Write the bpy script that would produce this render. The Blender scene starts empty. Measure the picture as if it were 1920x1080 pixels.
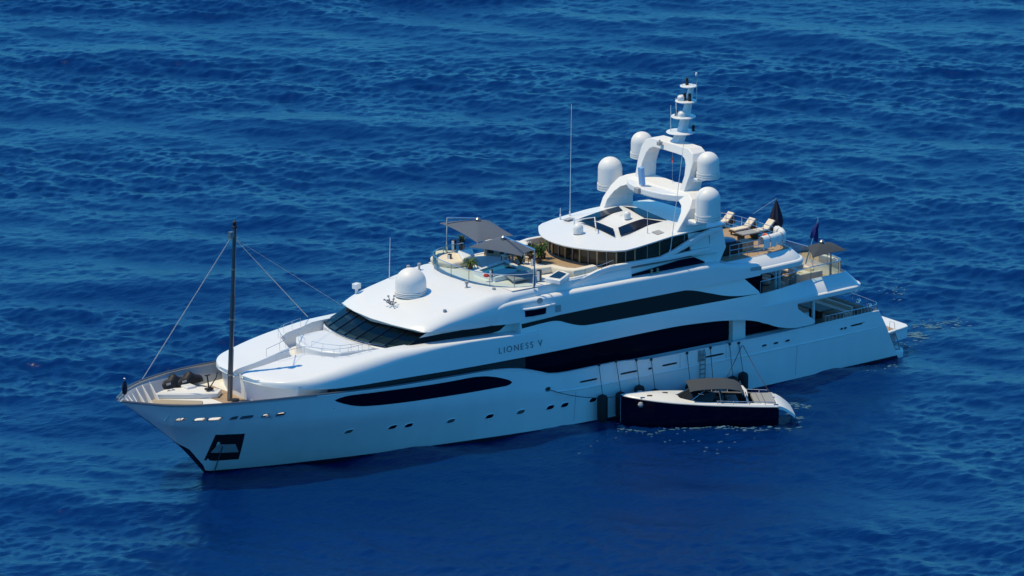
import bpy, math, random
import numpy as np
from math import sin, cos, pi, radians, sqrt, atan2
from mathutils import Vector, Matrix
random.seed(7)
rng = np.random.default_rng(11)
S = bpy.context.scene
COL = S.collection

# ------------------------------------------------------------ camera
# ship axes: x runs from the bow aft, y to starboard, z up from the waterline (metres)
AZ, EL, DIST, PPM = radians(36.5), radians(14.65), 450.0, 27.6
TGT = np.array([31.95, 0.0, 8.66])
R_ = np.array([cos(AZ), -sin(AZ), 0.0])
V_ = np.array([sin(AZ)*cos(EL), cos(AZ)*cos(EL), -sin(EL)])
U_ = np.cross(R_, V_)
CAM = TGT - V_*DIST
cd = bpy.data.cameras.new('camera')
cam = bpy.data.objects.new('camera', cd)
COL.objects.link(cam)
cd.sensor_width = 36.0
cd.lens = DIST*PPM/1920*36.0
cd.clip_start = 5.0
cd.clip_end = 40000.0
m = Matrix(((R_[0], U_[0], -V_[0], CAM[0]), (R_[1], U_[1], -V_[1], CAM[1]), (R_[2], U_[2], -V_[2], CAM[2]), (0, 0, 0, 1)))
cam.matrix_world = m
S.camera = cam
FPX = DIST*PPM

def P(px, py, x=None, y=None, z=None):
    """measured point of the photograph (1920 px wide) on a known plane of the ship -> ship coordinates"""
    d = V_ + R_*(px-960)/FPX - U_*(py-540)/FPX
    for i, q in enumerate((x, y, z)):
        if q is not None:
            t = (q-CAM[i])/d[i]
            return Vector(CAM + d*t)

# ------------------------------------------------------------ light
SUN = Vector((-0.80*cos(radians(66.5)), 0.60*cos(radians(66.5)), sin(radians(66.5)))).normalized()
w = bpy.data.worlds.new('World')
S.world = w
w.use_nodes = True
nt = w.node_tree
sky = nt.nodes.new('ShaderNodeTexSky')
sky.sky_type = 'NISHITA'
sky.sun_disc = False
sky.sun_elevation = radians(66.5)
sky.sun_rotation = atan2(SUN.x, SUN.y)
sky.air_density = 1.0
sky.dust_density = 0.0
sky.ozone_density = 4.0
bg = nt.nodes['Background']
tint = nt.nodes.new('ShaderNodeVectorMath')      # a clear, deep blue Mediterranean sky
tint.operation = 'MULTIPLY'
tint.inputs[1].default_value = (0.20, 0.86, 1.22)
nt.links.new(sky.outputs[0], tint.inputs[0])
nt.links.new(tint.outputs[0], bg.inputs[0])
bg.inputs[1].default_value = 0.15
ld = bpy.data.lights.new('sun', 'SUN')
ld.energy = 4.4
ld.angle = radians(0.5)
ld.color = (1.0, 0.825, 0.49)
lo = bpy.data.objects.new('sun', ld)
COL.objects.link(lo)
lo.rotation_euler = (-SUN).to_track_quat('-Z', 'Y').to_euler()
S.view_settings.view_transform = 'Standard'
S.view_settings.look = 'None'
S.view_settings.exposure = -0.12
S.view_settings.gamma = 1.0

# ------------------------------------------------------------ materials
def mat(name, col, rough=0.5, metal=0.0, spec=0.5, coat=0.0, noise=0.0, nscale=3.0, bump=0.0, bscale=20.0, alpha=1.0, trans=0.0, ior=1.45):
    M = bpy.data.materials.new(name)
    M.use_nodes = True
    t = M.node_tree
    b = t.nodes['Principled BSDF']
    b.inputs['Base Color'].default_value = (*col, 1)
    b.inputs['Roughness'].default_value = rough
    b.inputs['Metallic'].default_value = metal
    b.inputs['Specular IOR Level'].default_value = spec
    b.inputs['Coat Weight'].default_value = coat
    b.inputs['Alpha'].default_value = alpha
    b.inputs['Transmission Weight'].default_value = trans
    b.inputs['IOR'].default_value = ior
    if noise or bump:
        tc = t.nodes.new('ShaderNodeTexCoord')
        n = t.nodes.new('ShaderNodeTexNoise')
        n.inputs['Scale'].default_value = nscale
        n.inputs['Detail'].default_value = 6
        t.links.new(tc.outputs['Object'], n.inputs['Vector'])
        if noise:
            r = t.nodes.new('ShaderNodeMapRange')
            r.inputs['To Min'].default_value = 1-noise
            r.inputs['To Max'].default_value = 1+noise*0.5
            t.links.new(n.outputs['Fac'], r.inputs['Value'])
            mx = t.nodes.new('ShaderNodeVectorMath')
            mx.operation = 'SCALE'
            mx.inputs[0].default_value = col
            t.links.new(r.outputs[0], mx.inputs['Scale'])
            t.links.new(mx.outputs[0], b.inputs['Base Color'])
        if bump:
            n2 = t.nodes.new('ShaderNodeTexNoise')
            n2.inputs['Scale'].default_value = bscale
            t.links.new(tc.outputs['Object'], n2.inputs['Vector'])
            bp = t.nodes.new('ShaderNodeBump')
            bp.inputs['Strength'].default_value = bump
            bp.inputs['Distance'].default_value = 0.02
            t.links.new(n2.outputs['Fac'], bp.inputs['Height'])
            t.links.new(bp.outputs[0], b.inputs['Normal'])
    return M

WHITE = mat('white_paint', (0.72, 0.74, 0.75), 0.28, noise=0.03, nscale=0.7)
HULLW = mat('white_hull_paint', (0.75, 0.78, 0.80), 0.22, noise=0.035, nscale=0.5)
DOMEW = mat('radome_white', (0.74, 0.74, 0.73), 0.5, noise=0.03, nscale=1.5)
DECKW = mat('white_deck_paint', (0.72, 0.72, 0.70), 0.6, noise=0.05, nscale=2.0)
GLASS = mat('black_glass', (0.002, 0.003, 0.014), 0.12, spec=0.10)
SCREEN = mat('tinted_glass', (0.014, 0.016, 0.018), 0.04, spec=0.35)
def streaks(M):
    t = M.node_tree; b = t.nodes['Principled BSDF']; src = b.inputs['Base Color'].links[0].from_socket
    tc = t.nodes.new('ShaderNodeTexCoord'); mp = t.nodes.new('ShaderNodeMapping'); mp.inputs['Scale'].default_value = (.7, .7, .12)
    n = t.nodes.new('ShaderNodeTexNoise'); n.inputs['Scale'].default_value = 1.3; n.inputs['Detail'].default_value = 8
    t.links.new(tc.outputs['Object'], mp.inputs[0]); t.links.new(mp.outputs[0], n.inputs['Vector'])
    r = t.nodes.new('ShaderNodeMapRange'); r.inputs['From Min'].default_value = .35; r.inputs['From Max'].default_value = .75; r.inputs['To Min'].default_value = 1.0; r.inputs['To Max'].default_value = .95
    t.links.new(n.outputs['Fac'], r.inputs['Value'])
    mx = t.nodes.new('ShaderNodeVectorMath'); mx.operation = 'SCALE'
    t.links.new(src, mx.inputs[0]); t.links.new(r.outputs[0], mx.inputs['Scale']); t.links.new(mx.outputs[0], b.inputs['Base Color'])
streaks(HULLW)
BOOT = mat('boot_stripe', (0.012, 0.016, 0.035), 0.4)
SHADE = mat('dark_recess', (0.02, 0.022, 0.03), 0.6)  # near-black colour puts the shade of the recess into the walls
STEEL = mat('polished_steel', (0.62, 0.63, 0.65), 0.22, metal=1.0)
DSTEEL = mat('dull_steel', (0.28, 0.29, 0.31), 0.35, metal=0.8)
CANVAS = mat('grey_canvas', (0.088, 0.112, 0.155), 0.9, noise=0.12, nscale=4, bump=0.3)
TAUPE = mat('taupe_canvas', (0.042, 0.053, 0.068), 0.9, noise=0.12, nscale=4)
PADG = mat('grey_pad', (0.27, 0.29, 0.31), 0.9, noise=0.08)
CREAM = mat('cream_cushion', (0.70, 0.64, 0.53), 0.85, noise=0.08, nscale=5)
BLACK = mat('black_cover', (0.012, 0.012, 0.016), 0.6, noise=0.3, nscale=5)
RUBBER = mat('black_rubber', (0.010, 0.010, 0.014), 0.65, noise=0.3, nscale=4)
NAVY = mat('navy_paint', (0.003, 0.004, 0.020), 0.2, spec=0.15)
NAVYC = mat('navy_cloth', (0.01, 0.013, 0.035), 0.85)
FLAGB = mat('blue_cloth', (0.01, 0.02, 0.16), 0.8)
RED = mat('red_cloth', (0.55, 0.03, 0.03), 0.7)
ORANGE = mat('orange_ring', (0.75, 0.13, 0.05), 0.6)
ROPE = mat('dark_rope', (0.03, 0.03, 0.04), 0.9)
LROPE = mat('pale_rope', (0.45, 0.45, 0.45), 0.9)
GREEN = mat('palm_leaf', (0.045, 0.10, 0.018), 0.6, noise=0.5, nscale=6)
DGREEN = mat('dark_leaf', (0.02, 0.05, 0.03), 0.6, noise=0.5, nscale=6)
POT = mat('brown_pot', (0.06, 0.03, 0.02), 0.6)
POOLW = mat('pool_water', (0.01, 0.07, 0.09), 0.03, spec=0.5)
BEIGE = mat('beige_panel', (0.36, 0.31, 0.23), 0.7, noise=0.06)
WOOD = mat('dark_wood', (0.07, 0.030, 0.018), 0.5, noise=0.3, nscale=8)
GREY = mat('grey_paint', (0.33, 0.34, 0.36), 0.5)
GREYD = mat('dark_grey_paint', (0.09, 0.095, 0.105), 0.5)
LETTER = mat('letter_steel', (0.17, 0.19, 0.22), 0.35, metal=0.3)
LBLUE = mat('blue_panel', (0.20, 0.40, 0.68), 0.5)
MASTM = mat('mast_steel', (0.12, 0.125, 0.14), 0.28, metal=0.9)
GOLD = mat('bronze_frame', (0.42, 0.33, 0.2), 0.35, metal=0.4)

def teak_mat():
    M = mat('teak_planks', (0.40, 0.29, 0.19), 0.65, noise=0.18, nscale=3)
    t = M.node_tree
    b = t.nodes['Principled BSDF']
    src = b.inputs['Base Color'].links[0].from_socket
    tc = t.nodes.new('ShaderNodeTexCoord')
    wv = t.nodes.new('ShaderNodeTexWave')
    wv.bands_direction = 'Y'
    wv.inputs['Scale'].default_value = 2.6
    wv.inputs['Distortion'].default_value = 0.0
    t.links.new(tc.outputs['Object'], wv.inputs['Vector'])
    r = t.nodes.new('ShaderNodeMapRange')
    r.inputs['From Max'].default_value = 0.12
    r.inputs['To Min'].default_value = 0.35
    t.links.new(wv.outputs['Fac'], r.inputs['Value'])
    mx = t.nodes.new('ShaderNodeVectorMath')
    mx.operation = 'SCALE'
    t.links.new(src, mx.inputs[0])
    t.links.new(r.outputs[0], mx.inputs['Scale'])
    t.links.new(mx.outputs[0], b.inputs['Base Color'])
    return M
TEAK = teak_mat()

def clear_glass():
    M = bpy.data.materials.new('clear_glass')
    M.use_nodes = True
    t = M.node_tree
    out = t.nodes['Material Output']
    tr = t.nodes.new('ShaderNodeBsdfTransparent')
    tr.inputs[0].default_value = (0.74, 0.86, 0.86, 1)
    gl = t.nodes.new('ShaderNodeBsdfGlossy')
    gl.inputs['Roughness'].default_value = 0.03
    gl.inputs[0].default_value = (0.8, 0.95, 1, 1)
    fr = t.nodes.new('ShaderNodeFresnel')
    fr.inputs[0].default_value = 1.3
    mx = t.nodes.new('ShaderNodeMixShader')
    t.links.new(fr.outputs[0], mx.inputs[0])
    t.links.new(tr.outputs[0], mx.inputs[1])
    t.links.new(gl.outputs[0], mx.inputs[2])
    t.links.new(mx.outputs[0], out.inputs[0])
    return M
CLEAR = clear_glass()

# ------------------------------------------------------------ mesh helpers
class MB:
    def __init__(s):
        s.v = []; s.f = []; s.m = []
    def add(s, vs, fs, mi=0):
        o = len(s.v)
        s.v += [tuple(p) for p in vs]
        for f in fs:
            s.f.append(tuple(i+o for i in f)); s.m.append(mi)
        return s
    def grid(s, rows, mi=0, closed=False, flip=False, rowmi=None):
        n = len(rows[0]); o = len(s.v)
        for r in rows: s.v += [tuple(p) for p in r]
        for i in range(len(rows)-1):
            for j in range(n if closed else n-1):
                k = (j+1) % n
                q = (o+i*n+j, o+(i+1)*n+j, o+(i+1)*n+k, o+i*n+k)
                s.f.append(q[::-1] if flip else q)
                s.m.append(rowmi(i, j) if rowmi else mi)
        return s
    def cap(s, pts, mi=0):
        return s.add(pts, [tuple(range(len(pts)))], mi)
    def box(s, c, d, rz=0.0, mi=0, tilt=0.0):
        M = Matrix.Rotation(rz, 3, 'Z') @ Matrix.Rotation(tilt, 3, 'Y')
        vs = [Vector(c)+M@Vector((a*d[0]/2, b*d[1]/2, e*d[2]/2)) for a in (-1, 1) for b in (-1, 1) for e in (-1, 1)]
        return s.add(vs, [(0, 1, 3, 2), (4, 6, 7, 5), (0, 4, 5, 1), (2, 3, 7, 6), (0, 2, 6, 4), (1, 5, 7, 3)], mi)
    def tube(s, path, r, n=6, mi=0, r2=None, capit=True):
        path = [Vector(p) for p in path]; rows = []
        for i, p in enumerate(path):
            t = (path[min(i+1, len(path)-1)]-path[max(i-1, 0)])
            if t.length < 1e-9: t = Vector((0, 0, 1))
            t.normalize()
            a = t.cross(Vector((0, 0, 1)))
            if a.length < 0.05: a = t.cross(Vector((0, 1, 0)))
            a.normalize(); b = t.cross(a)
            rr = r if r2 is None else r+(r2-r)*i/(len(path)-1)
            rows.append([p+(a*cos(2*pi*k/n)+b*sin(2*pi*k/n))*rr for k in range(n)])
        s.grid(rows, mi, closed=True)
        if capit:
            s.cap(rows[0], mi); s.cap(rows[-1][::-1], mi)
        return s
    def lathe(s, c, prof, n=28, mi=0, axis=None, sx=1.0, sy=1.0, rz=0.0):
        c = Vector(c); rows = []
        for r, z in prof:
            rows.append([])
            for k in range(n):
                a = 2*pi*k/n
                x, y = r*cos(a)*sx, r*sin(a)*sy
                p = Vector((x*cos(rz)-y*sin(rz), x*sin(rz)+y*cos(rz), z))
                if axis is not None: p = axis@p
                rows[-1].append(c+p)
        s.grid(rows, mi, closed=True, flip=True)
        if prof[0][0] > 1e-4: s.cap(rows[0][::-1], mi)
        if prof[-1][0] > 1e-4: s.cap(rows[-1], mi)
        return s
    def prism(s, pts, z0, z1, mi=0):
        n = len(pts)
        g = lambda z, p: z(p) if callable(z) else z
        lo = [(p[0], p[1], g(z0, p)) for p in pts]; hi = [(p[0], p[1], g(z1, p)) for p in pts]
        return s.add(lo+hi, [tuple(range(n))[::-1], tuple(range(n, 2*n))]+[(i, (i+1) % n, n+(i+1) % n, n+i) for i in range(n)], mi)
    def sweep(s, path, w, h, mi=0, up=Vector((0, 0, 1)), n=0):
        """rounded-rectangle section along path; w, h numbers or lists"""
        path = [Vector(p) for p in path]; rows = []
        for i, p in enumerate(path):
            t = (path[min(i+1, len(path)-1)]-path[max(i-1, 0)]).normalized()
            a = t.cross(up).normalized(); b = a.cross(t).normalized()
            ww = w[i] if isinstance(w, (list, tuple)) else w
            hh = h[i] if isinstance(h, (list, tuple)) else h
            row = []
            for k in range(20):
                an = 2*pi*(k+.5)/20
                cx = math.copysign(abs(cos(an))**0.45, cos(an)); sy = math.copysign(abs(sin(an))**0.45, sin(an))
                row.append(p+a*cx*ww/2+b*sy*hh/2)
            rows.append(row)
        s.grid(rows, mi, closed=True)
        s.cap(rows[0], mi); s.cap(rows[-1][::-1], mi)
        return s
    def build(s, name, mats, parent=None, smooth=35, bevel=0.0, seg=2, origin=None, weld=True):
        me = bpy.data.meshes.new(name)
        o = origin or (0, 0, 0)
        me.from_pydata([(p[0]-o[0], p[1]-o[1], p[2]-o[2]) for p in s.v], [], s.f)
        if not isinstance(mats, (list, tuple)): mats = [mats]
        for M in mats: me.materials.append(M)
        me.polygons.foreach_set('material_index', s.m)
        import bmesh
        bm = bmesh.new(); bm.from_mesh(me)
        if weld: bmesh.ops.remove_doubles(bm, verts=bm.verts, dist=0.0006)
        bmesh.ops.recalc_face_normals(bm, faces=bm.faces)
        bm.to_mesh(me); bm.free()
        if smooth:
            me.polygons.foreach_set('use_smooth', [True]*len(me.polygons))
            me.set_sharp_from_angle(angle=radians(smooth))
        ob = bpy.data.objects.new(name, me)
        COL.objects.link(ob)
        ob.location = o
        if parent is not None: ob.parent = parent
        if bevel:
            b = ob.modifiers.new('bevel', 'BEVEL')
            b.width = bevel; b.segments = seg; b.limit_method = 'ANGLE'; b.angle_limit = radians(40)
        return ob

def tag(o, label, cat, group=None, kind=None):
    if kind: o['kind'] = kind
    if label: o['label'] = label
    if cat: o['category'] = cat
    if group: o['group'] = group
    return o

def thing(name, loc, label, cat, group=None, rz=0.0):
    o = bpy.data.objects.new(name, None)
    COL.objects.link(o)
    o.location = loc; o.rotation_euler = (0, 0, rz)
    o.empty_display_size = 0.3
    return tag(o, label, cat, group)

def copy_tree(o, loc=None, rz=None, label=None, parent=None):
    c = o.copy(); COL.objects.link(c)
    if parent is not None: c.parent = parent
    if loc is not None: c.location = loc
    if rz is not None: c.rotation_euler = (0, 0, rz)
    if label: c['label'] = label
    for ch in list(o.children): copy_tree(ch, parent=c)
    return c

def I(tab):
    xs = [t[0] for t in tab]; ys = [t[1] for t in tab]
    return lambda x: float(np.interp(x, xs, ys))
def smoothI(tab):
    """monotone-ish cubic through a table"""
    xs = np.array([t[0] for t in tab], float); ys = np.array([t[1] for t in tab], float)
    d = np.diff(ys)/np.diff(xs); mm = np.zeros(len(xs))
    mm[0], mm[-1] = d[0], d[-1]
    for i in range(1, len(xs)-1): mm[i] = 0 if d[i-1]*d[i] <= 0 else 2*d[i-1]*d[i]/(d[i-1]+d[i])
    def f(x):
        x = min(max(x, xs[0]), xs[-1]); i = min(max(int(np.searchsorted(xs, x))-1, 0), len(xs)-2)
        h = xs[i+1]-xs[i]; t = (x-xs[i])/h
        return float(ys[i]*(1+2*t)*(1-t)**2+mm[i]*h*t*(1-t)**2+ys[i+1]*t*t*(3-2*t)+mm[i+1]*h*t*t*(t-1))
    return f
def lin(a, b, n): return [a+(b-a)*i/(n-1) for i in range(n)]

# ------------------------------------------------------------ sea
def tile(N, L, lmin, lmax, wind, spread, power, seed):
    r = np.random.default_rng(seed)
    k = 2*pi*np.fft.fftfreq(N, L/N)
    kx, ky = np.meshgrid(k, k, indexing='ij')
    kk = np.sqrt(kx**2+ky**2); kk[0, 0] = 1e9
    lam = 2*pi/kk
    A = kk**(-power)*((lam > lmin) & (lam < lmax))*np.exp(-(lam/lmax*1.25)**4)
    c = (kx*wind[0]+ky*wind[1])/kk
    A = A*np.abs(c)**spread
    F = A*(r.normal(size=(N, N))+1j*r.normal(size=(N, N)))
    z = np.fft.ifft2(F).real
    gx = np.gradient(z, L/N, axis=0); gy = np.gradient(z, L/N, axis=1)
    return z/np.sqrt((gx**2+gy**2).mean())          # unit rms slope
def sample(T, L, x, y):
    N = T.shape[0]
    u = (x/L % 1)*N; v = (y/L % 1)*N
    i = u.astype(int) % N; j = v.astype(int) % N
    fu = u-np.floor(u); fv = v-np.floor(v)
    i2 = (i+1) % N; j2 = (j+1) % N
    return T[i, j]*(1-fu)*(1-fv)+T[i2, j]*fu*(1-fv)+T[i, j2]*(1-fu)*fv+T[i2, j2]*fu*fv

SEA_T = [(tile(512, 131.0, 6.0, 26.0, (0.25, 0.97), 2.0, 2.1, 1), 131.0, 0.0, 0.072),
         (tile(512, 67.0, 1.5, 7.5, (0.1, 1.0), 1.0, 1.85, 2), 67.0, 0.35, 0.105),
         (tile(512, 43.0, 0.55, 2.4, (-0.2, 0.98), 0.6, 1.6, 3), 43.0, -0.35, 0.15)]
def sea_z(u, v):
    """u to the right of the view, v away; metres from the ship's middle"""
    z = np.zeros_like(u)
    T0 = SEA_T[0][0]
    gust = 1+.42*np.tanh(sample(T0, 520.0, u*.8+v*.3, v*1.25-u*.2)/T0.std())      # wind patches
    for i, (T, L, a, amp) in enumerate(SEA_T):
        z += (gust if i else 1.0)*amp*sample(T, L, u*cos(a)-v*sin(a), u*sin(a)+v*cos(a))
    return z
def build_sea():
    def axis(core0, core1, step, far):
        c = list(np.arange(core0, core1+step, step)); out = []; x, d = c[-1], step
        while x < far:
            d *= 1.18; x += d; out.append(x)
        x, d = c[0], step; pre = []
        while x > -far:
            d *= 1.18; x -= d; pre.append(x)
        return np.array(pre[::-1]+c+out)
    us = axis(-50, 52, 0.17, 16000); vs = axis(-92, 190, 0.30, 16000)
    u, v = np.meshgrid(us, vs, indexing='ij')
    z = sea_z(u, v)
    fade = np.clip((70-np.abs(u))/18, 0, 1)*np.clip((v+112)/18, 0, 1)*np.clip((212-v)/20, 0, 1)
    # ship coordinates
    R2 = R_[:2]; A2 = np.array([sin(AZ), cos(AZ)])
    X = 30+u*R2[0]+v*A2[0]; Y = u*R2[1]+v*A2[1]
    lee = np.clip((-Y-3)/4, 0, 1)*np.clip((46+Y)/26, 0, 1)*np.clip((X+16)/16, 0, 1)*np.clip((60-X)/12, 0, 1)
    z = z*fade*(1-0.32*lee)
    n, k = u.shape
    co = np.empty((n*k, 3), np.float32)
    co[:, 0] = X.ravel(); co[:, 1] = Y.ravel(); co[:, 2] = z.ravel()
    idx = np.arange(n*k).reshape(n, k)
    q = np.stack([idx[:-1, :-1], idx[1:, :-1], idx[1:, 1:], idx[:-1, 1:]], -1).reshape(-1, 4)
    me = bpy.data.meshes.new('sea')
    me.vertices.add(n*k); me.vertices.foreach_set('co', co.ravel())
    me.loops.add(q.size); me.loops.foreach_set('vertex_index', q.ravel().astype(np.int32))
    me.polygons.add(len(q))
    me.polygons.foreach_set('loop_start', np.arange(0, q.size, 4, dtype=np.int32))
    me.polygons.foreach_set('use_smooth', np.ones(len(q), bool))
    me.update()
    M = bpy.data.materials.new('sea_water'); M.use_nodes = True
    t = M.node_tree; b = t.nodes['Principled BSDF']
    b.inputs['Base Color'].default_value = (0.0001, 0.0175, 0.104, 1)
    b.inputs['Roughness'].default_value = 0.19
    b.inputs['IOR'].default_value = 1.333
    b.inputs['Specular IOR Level'].default_value = 0.42
    tc = t.nodes.new('ShaderNodeTexCoord')
    n1 = t.nodes.new('ShaderNodeTexNoise'); n1.inputs['Scale'].default_value = 1.7; n1.inputs['Detail'].default_value = 5; n1.inputs['Roughness'].default_value = 0.6
    mp = t.nodes.new('ShaderNodeMapping'); mp.inputs['Rotation'].default_value = (0, 0, AZ); mp.inputs['Scale'].default_value = (0.7, 1.5, 1)
    t.links.new(tc.outputs['Object'], mp.inputs[0]); t.links.new(mp.outputs[0], n1.inputs['Vector'])
    bp = t.nodes.new('ShaderNodeBump'); bp.inputs['Strength'].default_value = 0.75; bp.inputs['Distance'].default_value = 0.12
    t.links.new(n1.outputs['Fac'], bp.inputs['Height']); t.links.new(bp.outputs[0], b.inputs['Normal'])
    me.materials.append(M)
    o = bpy.data.objects.new('sea', me); COL.objects.link(o)
    tag(o, 'deep blue open sea with small wind waves', 'sea', kind='structure')
build_sea()

# ------------------------------------------------------------ the yacht: shape tables
hr = smoothI([(0, 0), (.12, .35), (.5, .85), (1, 1.32), (2, 2.42), (3, 3.15), (4, 3.7), (5, 4.1), (6, 4.43), (7, 4.7), (8, 4.9), (9, 5.08), (12, 5.42), (16, 5.65), (20, 5.76), (30, 5.85), (45, 5.85), (52, 5.72), (58, 5.42), (61, 5.18), (64, 4.9)])
hwl = smoothI([(6.45, 0), (7.9, .49), (10.7, 1.44), (14.3, 2.39), (18, 3.25), (21.9, 4.0), (25.8, 4.66), (29.8, 5.25), (34, 5.62), (40, 5.75), (47, 5.75), (52.5, 5.5), (55, 5.32), (58.4, 5.05), (60.5, 4.85), (64, 4.5)])
rimz = smoothI([(0, 6.0), (1, 5.92), (3, 5.82), (6, 5.78), (10, 5.66), (14, 5.46), (18, 5.26), (22.8, 5.16), (25.3, 5.12), (27, 5.02), (28.2, 4.84), (29.4, 4.54), (30.9, 4.06), (32, 3.96), (36.4, 3.98), (38, 3.86), (39.4, 3.72), (44, 3.72), (60, 3.74)])
knz = smoothI([(0, 5.2), (1.2, 4.75), (2.2, 4.28), (7, 3.93), (12.8, 3.57), (18, 3.4), (23, 3.26), (28, 3.06), (31, 2.8), (34, 2.62), (62, 2.62)])
stemz = smoothI([(0, 6.0), (.12, 5.93), (.7, 5.50), (2.3, 4.20), (4.87, 1.98), (6.37, .3), (7.2, -.6), (8.2, -1.2)])
knr = smoothI([(0, .5), (2.2, .45), (4, .62), (8, .76), (14, .80), (24, .84), (32, 1.04), (60, 1.03)])
def hsec(x):
    zr, h = rimz(x), hr(x)
    zb = stemz(x) if x < 7.6 else -1.2
    hw = hwl(x) if x > 6.45 else 0.0
    zk = knz(x)
    f = min(1, max(0, (zr-zb)))
    pts = []
    if zb < zk-.15:
        hk = hw+(h-hw)*min(1.03, knr(x)) if x > 6.45 else h*np.interp(x, [2.0, 4, 6.45], [.40, .62, .76])
        if zb < -.05:
            pts += [(max(hw-.35*(1 if x > 9 else .2), 0), zb), (hw, -.02)]
            low = (hw, -.02)
        else:
            pts += [(0, zb), (0.0, zb+.001)]; low = (0.0, zb)
        zq = low[1]+(.17 if x > 6.45 else max(0.02, .3*(x-4.4)/.8) if x > 4.4 and x < 5.2 else .3 if x >= 5.2 else .02)
        zq = min(zq, zk-.1)
        ex = 0.9 if x < 25 else 1.0
        for k, z in enumerate([zq]+lin(zq, zk, 7)[1:]):
            s_ = (z-low[1])/(zk-low[1])
            pts.append((low[0]+(hk-low[0])*s_**ex, z))
    else:
        zk2 = zb+.2*(zr-zb); hk = h*.35*min(1, x)
        pts += [(0, zb), (0, zb+.001)]+[(hk*(k+1)/8, zb+.001+(zk2-zb)*(k+1)/8) for k in range(7)]
        zk = zk2
    for k in range(1, 6):
        s_ = k/5
        pts.append((hk+(h-hk)*s_**.92, zk+(zr-zk)*s_))
    return pts          # 14 points from keel to rim
def hull_y(x, z):
    s = hsec(x)
    return float(np.interp(z, [p[1] for p in s], [p[0] for p in s]))

yacht = thing('motor_yacht', (0, 0, 0), 'large white multi-deck motor yacht lying at anchor', 'yacht')
def part(mb, name, mats, **k):
    par = k.pop('parent', yacht)
    return mb.build(name, mats, par, **k)

def stern_x(z): return 60.0+(3.74-z)*0.55         # raked transom
hx = [0, .06, .12, .2, .35, .5, .75, 1, 1.4, 1.9, 2.4, 3, 3.6, 4.2, 4.6, 4.87, 5.2, 5.6, 6, 6.35, 6.6, 6.9, 7.3, 7.8, 8.4, 9]+lin(9.7, 60.0, 74)
mb = MB()
rows = []
for x in hx:
    s = hsec(x)
    if x >= 59.99: s = [(hull_y(x, z)*1.0, z) for (_, z) in s]
    f = lambda z: x+max(0, (x-55)/5)*(stern_x(z)-60)
    rows.append([(f(z), -y, z) for y, z in s])
mb.grid(rows, rowmi=lambda i, j: 1 if j < 2 else 0)
mb.grid([[(x, -y, z) for x, y, z in r] for r in rows], rowmi=lambda i, j: 1 if j < 2 else 0)
e = rows[-1]
mb.grid([[p, (p[0], -p[1], p[2])] for p in e], 0)
hull_ob = part(mb, 'hull', [HULLW, BOOT], smooth=28)
# bulwark top, inner face
linings = []
def inner_bulwark(xs, zfloor, name, M, t=.16):
    for sd in (-1, 1):
        mb = MB(); rr = []
        for x in xs:
            h = max(hr(x)-t, .02); z = rimz(x)
            rr.append([(x, sd*(hr(x)+.03), z-.06), (x, sd*(hr(x)+.03), z+.03), (x+.05, sd*(h-.03), z+.03), (x+.06, sd*h, z-.08)]+[(x+.1, sd*max(min(h, hull_y(x, q)-.13), .004), q) for q in lin(z-.12, zfloor(x), 6)])
        mb.grid(rr)
        linings.append(part(mb, name, M, smooth=30))
CAPM = mat('cap_rail', (0.13, 0.14, 0.16), 0.3, metal=0.5)
xs_bow = [0.12, .2, .35, .5, .75, 1, 1.4, 1.9, 2.4, 3, 3.6, 4.2, 5, 6, 7, 8, 9, 10, 11, 12]
inner_bulwark(xs_bow, lambda x: max(4.55, stemz(x)+.05), 'bulwark_lining', GREY)
for sd in (-1, 1):                               # dark capping rail round the bow
    mb = MB()
    mb.tube([(x, sd*max(hr(x)-.05, 0.0), rimz(x)+.05) for x in xs_bow+lin(13, 26, 14)], .085, 8)
    part(mb, 'cap_rail', CAPM)
inner_bulwark(lin(12, 60, 60), lambda x: 4.0 if x < 27 else 4.0-1.2*min(1, (x-27)/3), 'bulwark_lining', WHITE)
# deck sheets
mb = MB()
xs = [1.95, 2.1, 2.4, 3, 4, 5, 6, 7, 8, 9, 10, 11.6]
mb.grid([[(x, -max(hull_y(x, 4.56)-.12, .01), 4.56), (x, max(hull_y(x, 4.56)-.12, .01), 4.56)] for x in xs])
part(mb, 'foredeck', DECKW)
mb = MB()
mb.grid([[(x, -hull_y(x, 2.8)+.12, 2.8), (x, hull_y(x, 2.8)-.12, 2.8)] for x in lin(26, 60, 30)])
part(mb, 'main_deck', TEAK)

# ---- main-deck house (between hull rim and upper band)
def house(xs, y, z0, z1, name, M, x_front=None):
    mb = MB(); rr = []
    for x in xs:
        h = y(x) if callable(y) else y
        rr.append([(x, -h, z0), (x, -h, z1), (x, h, z1), (x, h, z0)])
    mb.grid(rr); mb.cap(rr[0]); mb.cap(rr[-1])
    return part(mb, name, M)
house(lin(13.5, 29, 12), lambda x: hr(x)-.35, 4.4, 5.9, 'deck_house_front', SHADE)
house(lin(28, 53.5, 10), 4.75, 2.7, 3.62, 'deck_house', WHITE)
house(lin(28, 47.0, 10), 4.77, 3.62, 5.8, 'saloon_window', GLASS)
house(lin(47.0, 48.1, 3), 5.2, 2.75, 5.8, 'pillar', WHITE)
house(lin(48.1, 51.5, 4), 4.5, 3.62, 5.8, 'lobby_window', GLASS)
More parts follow.
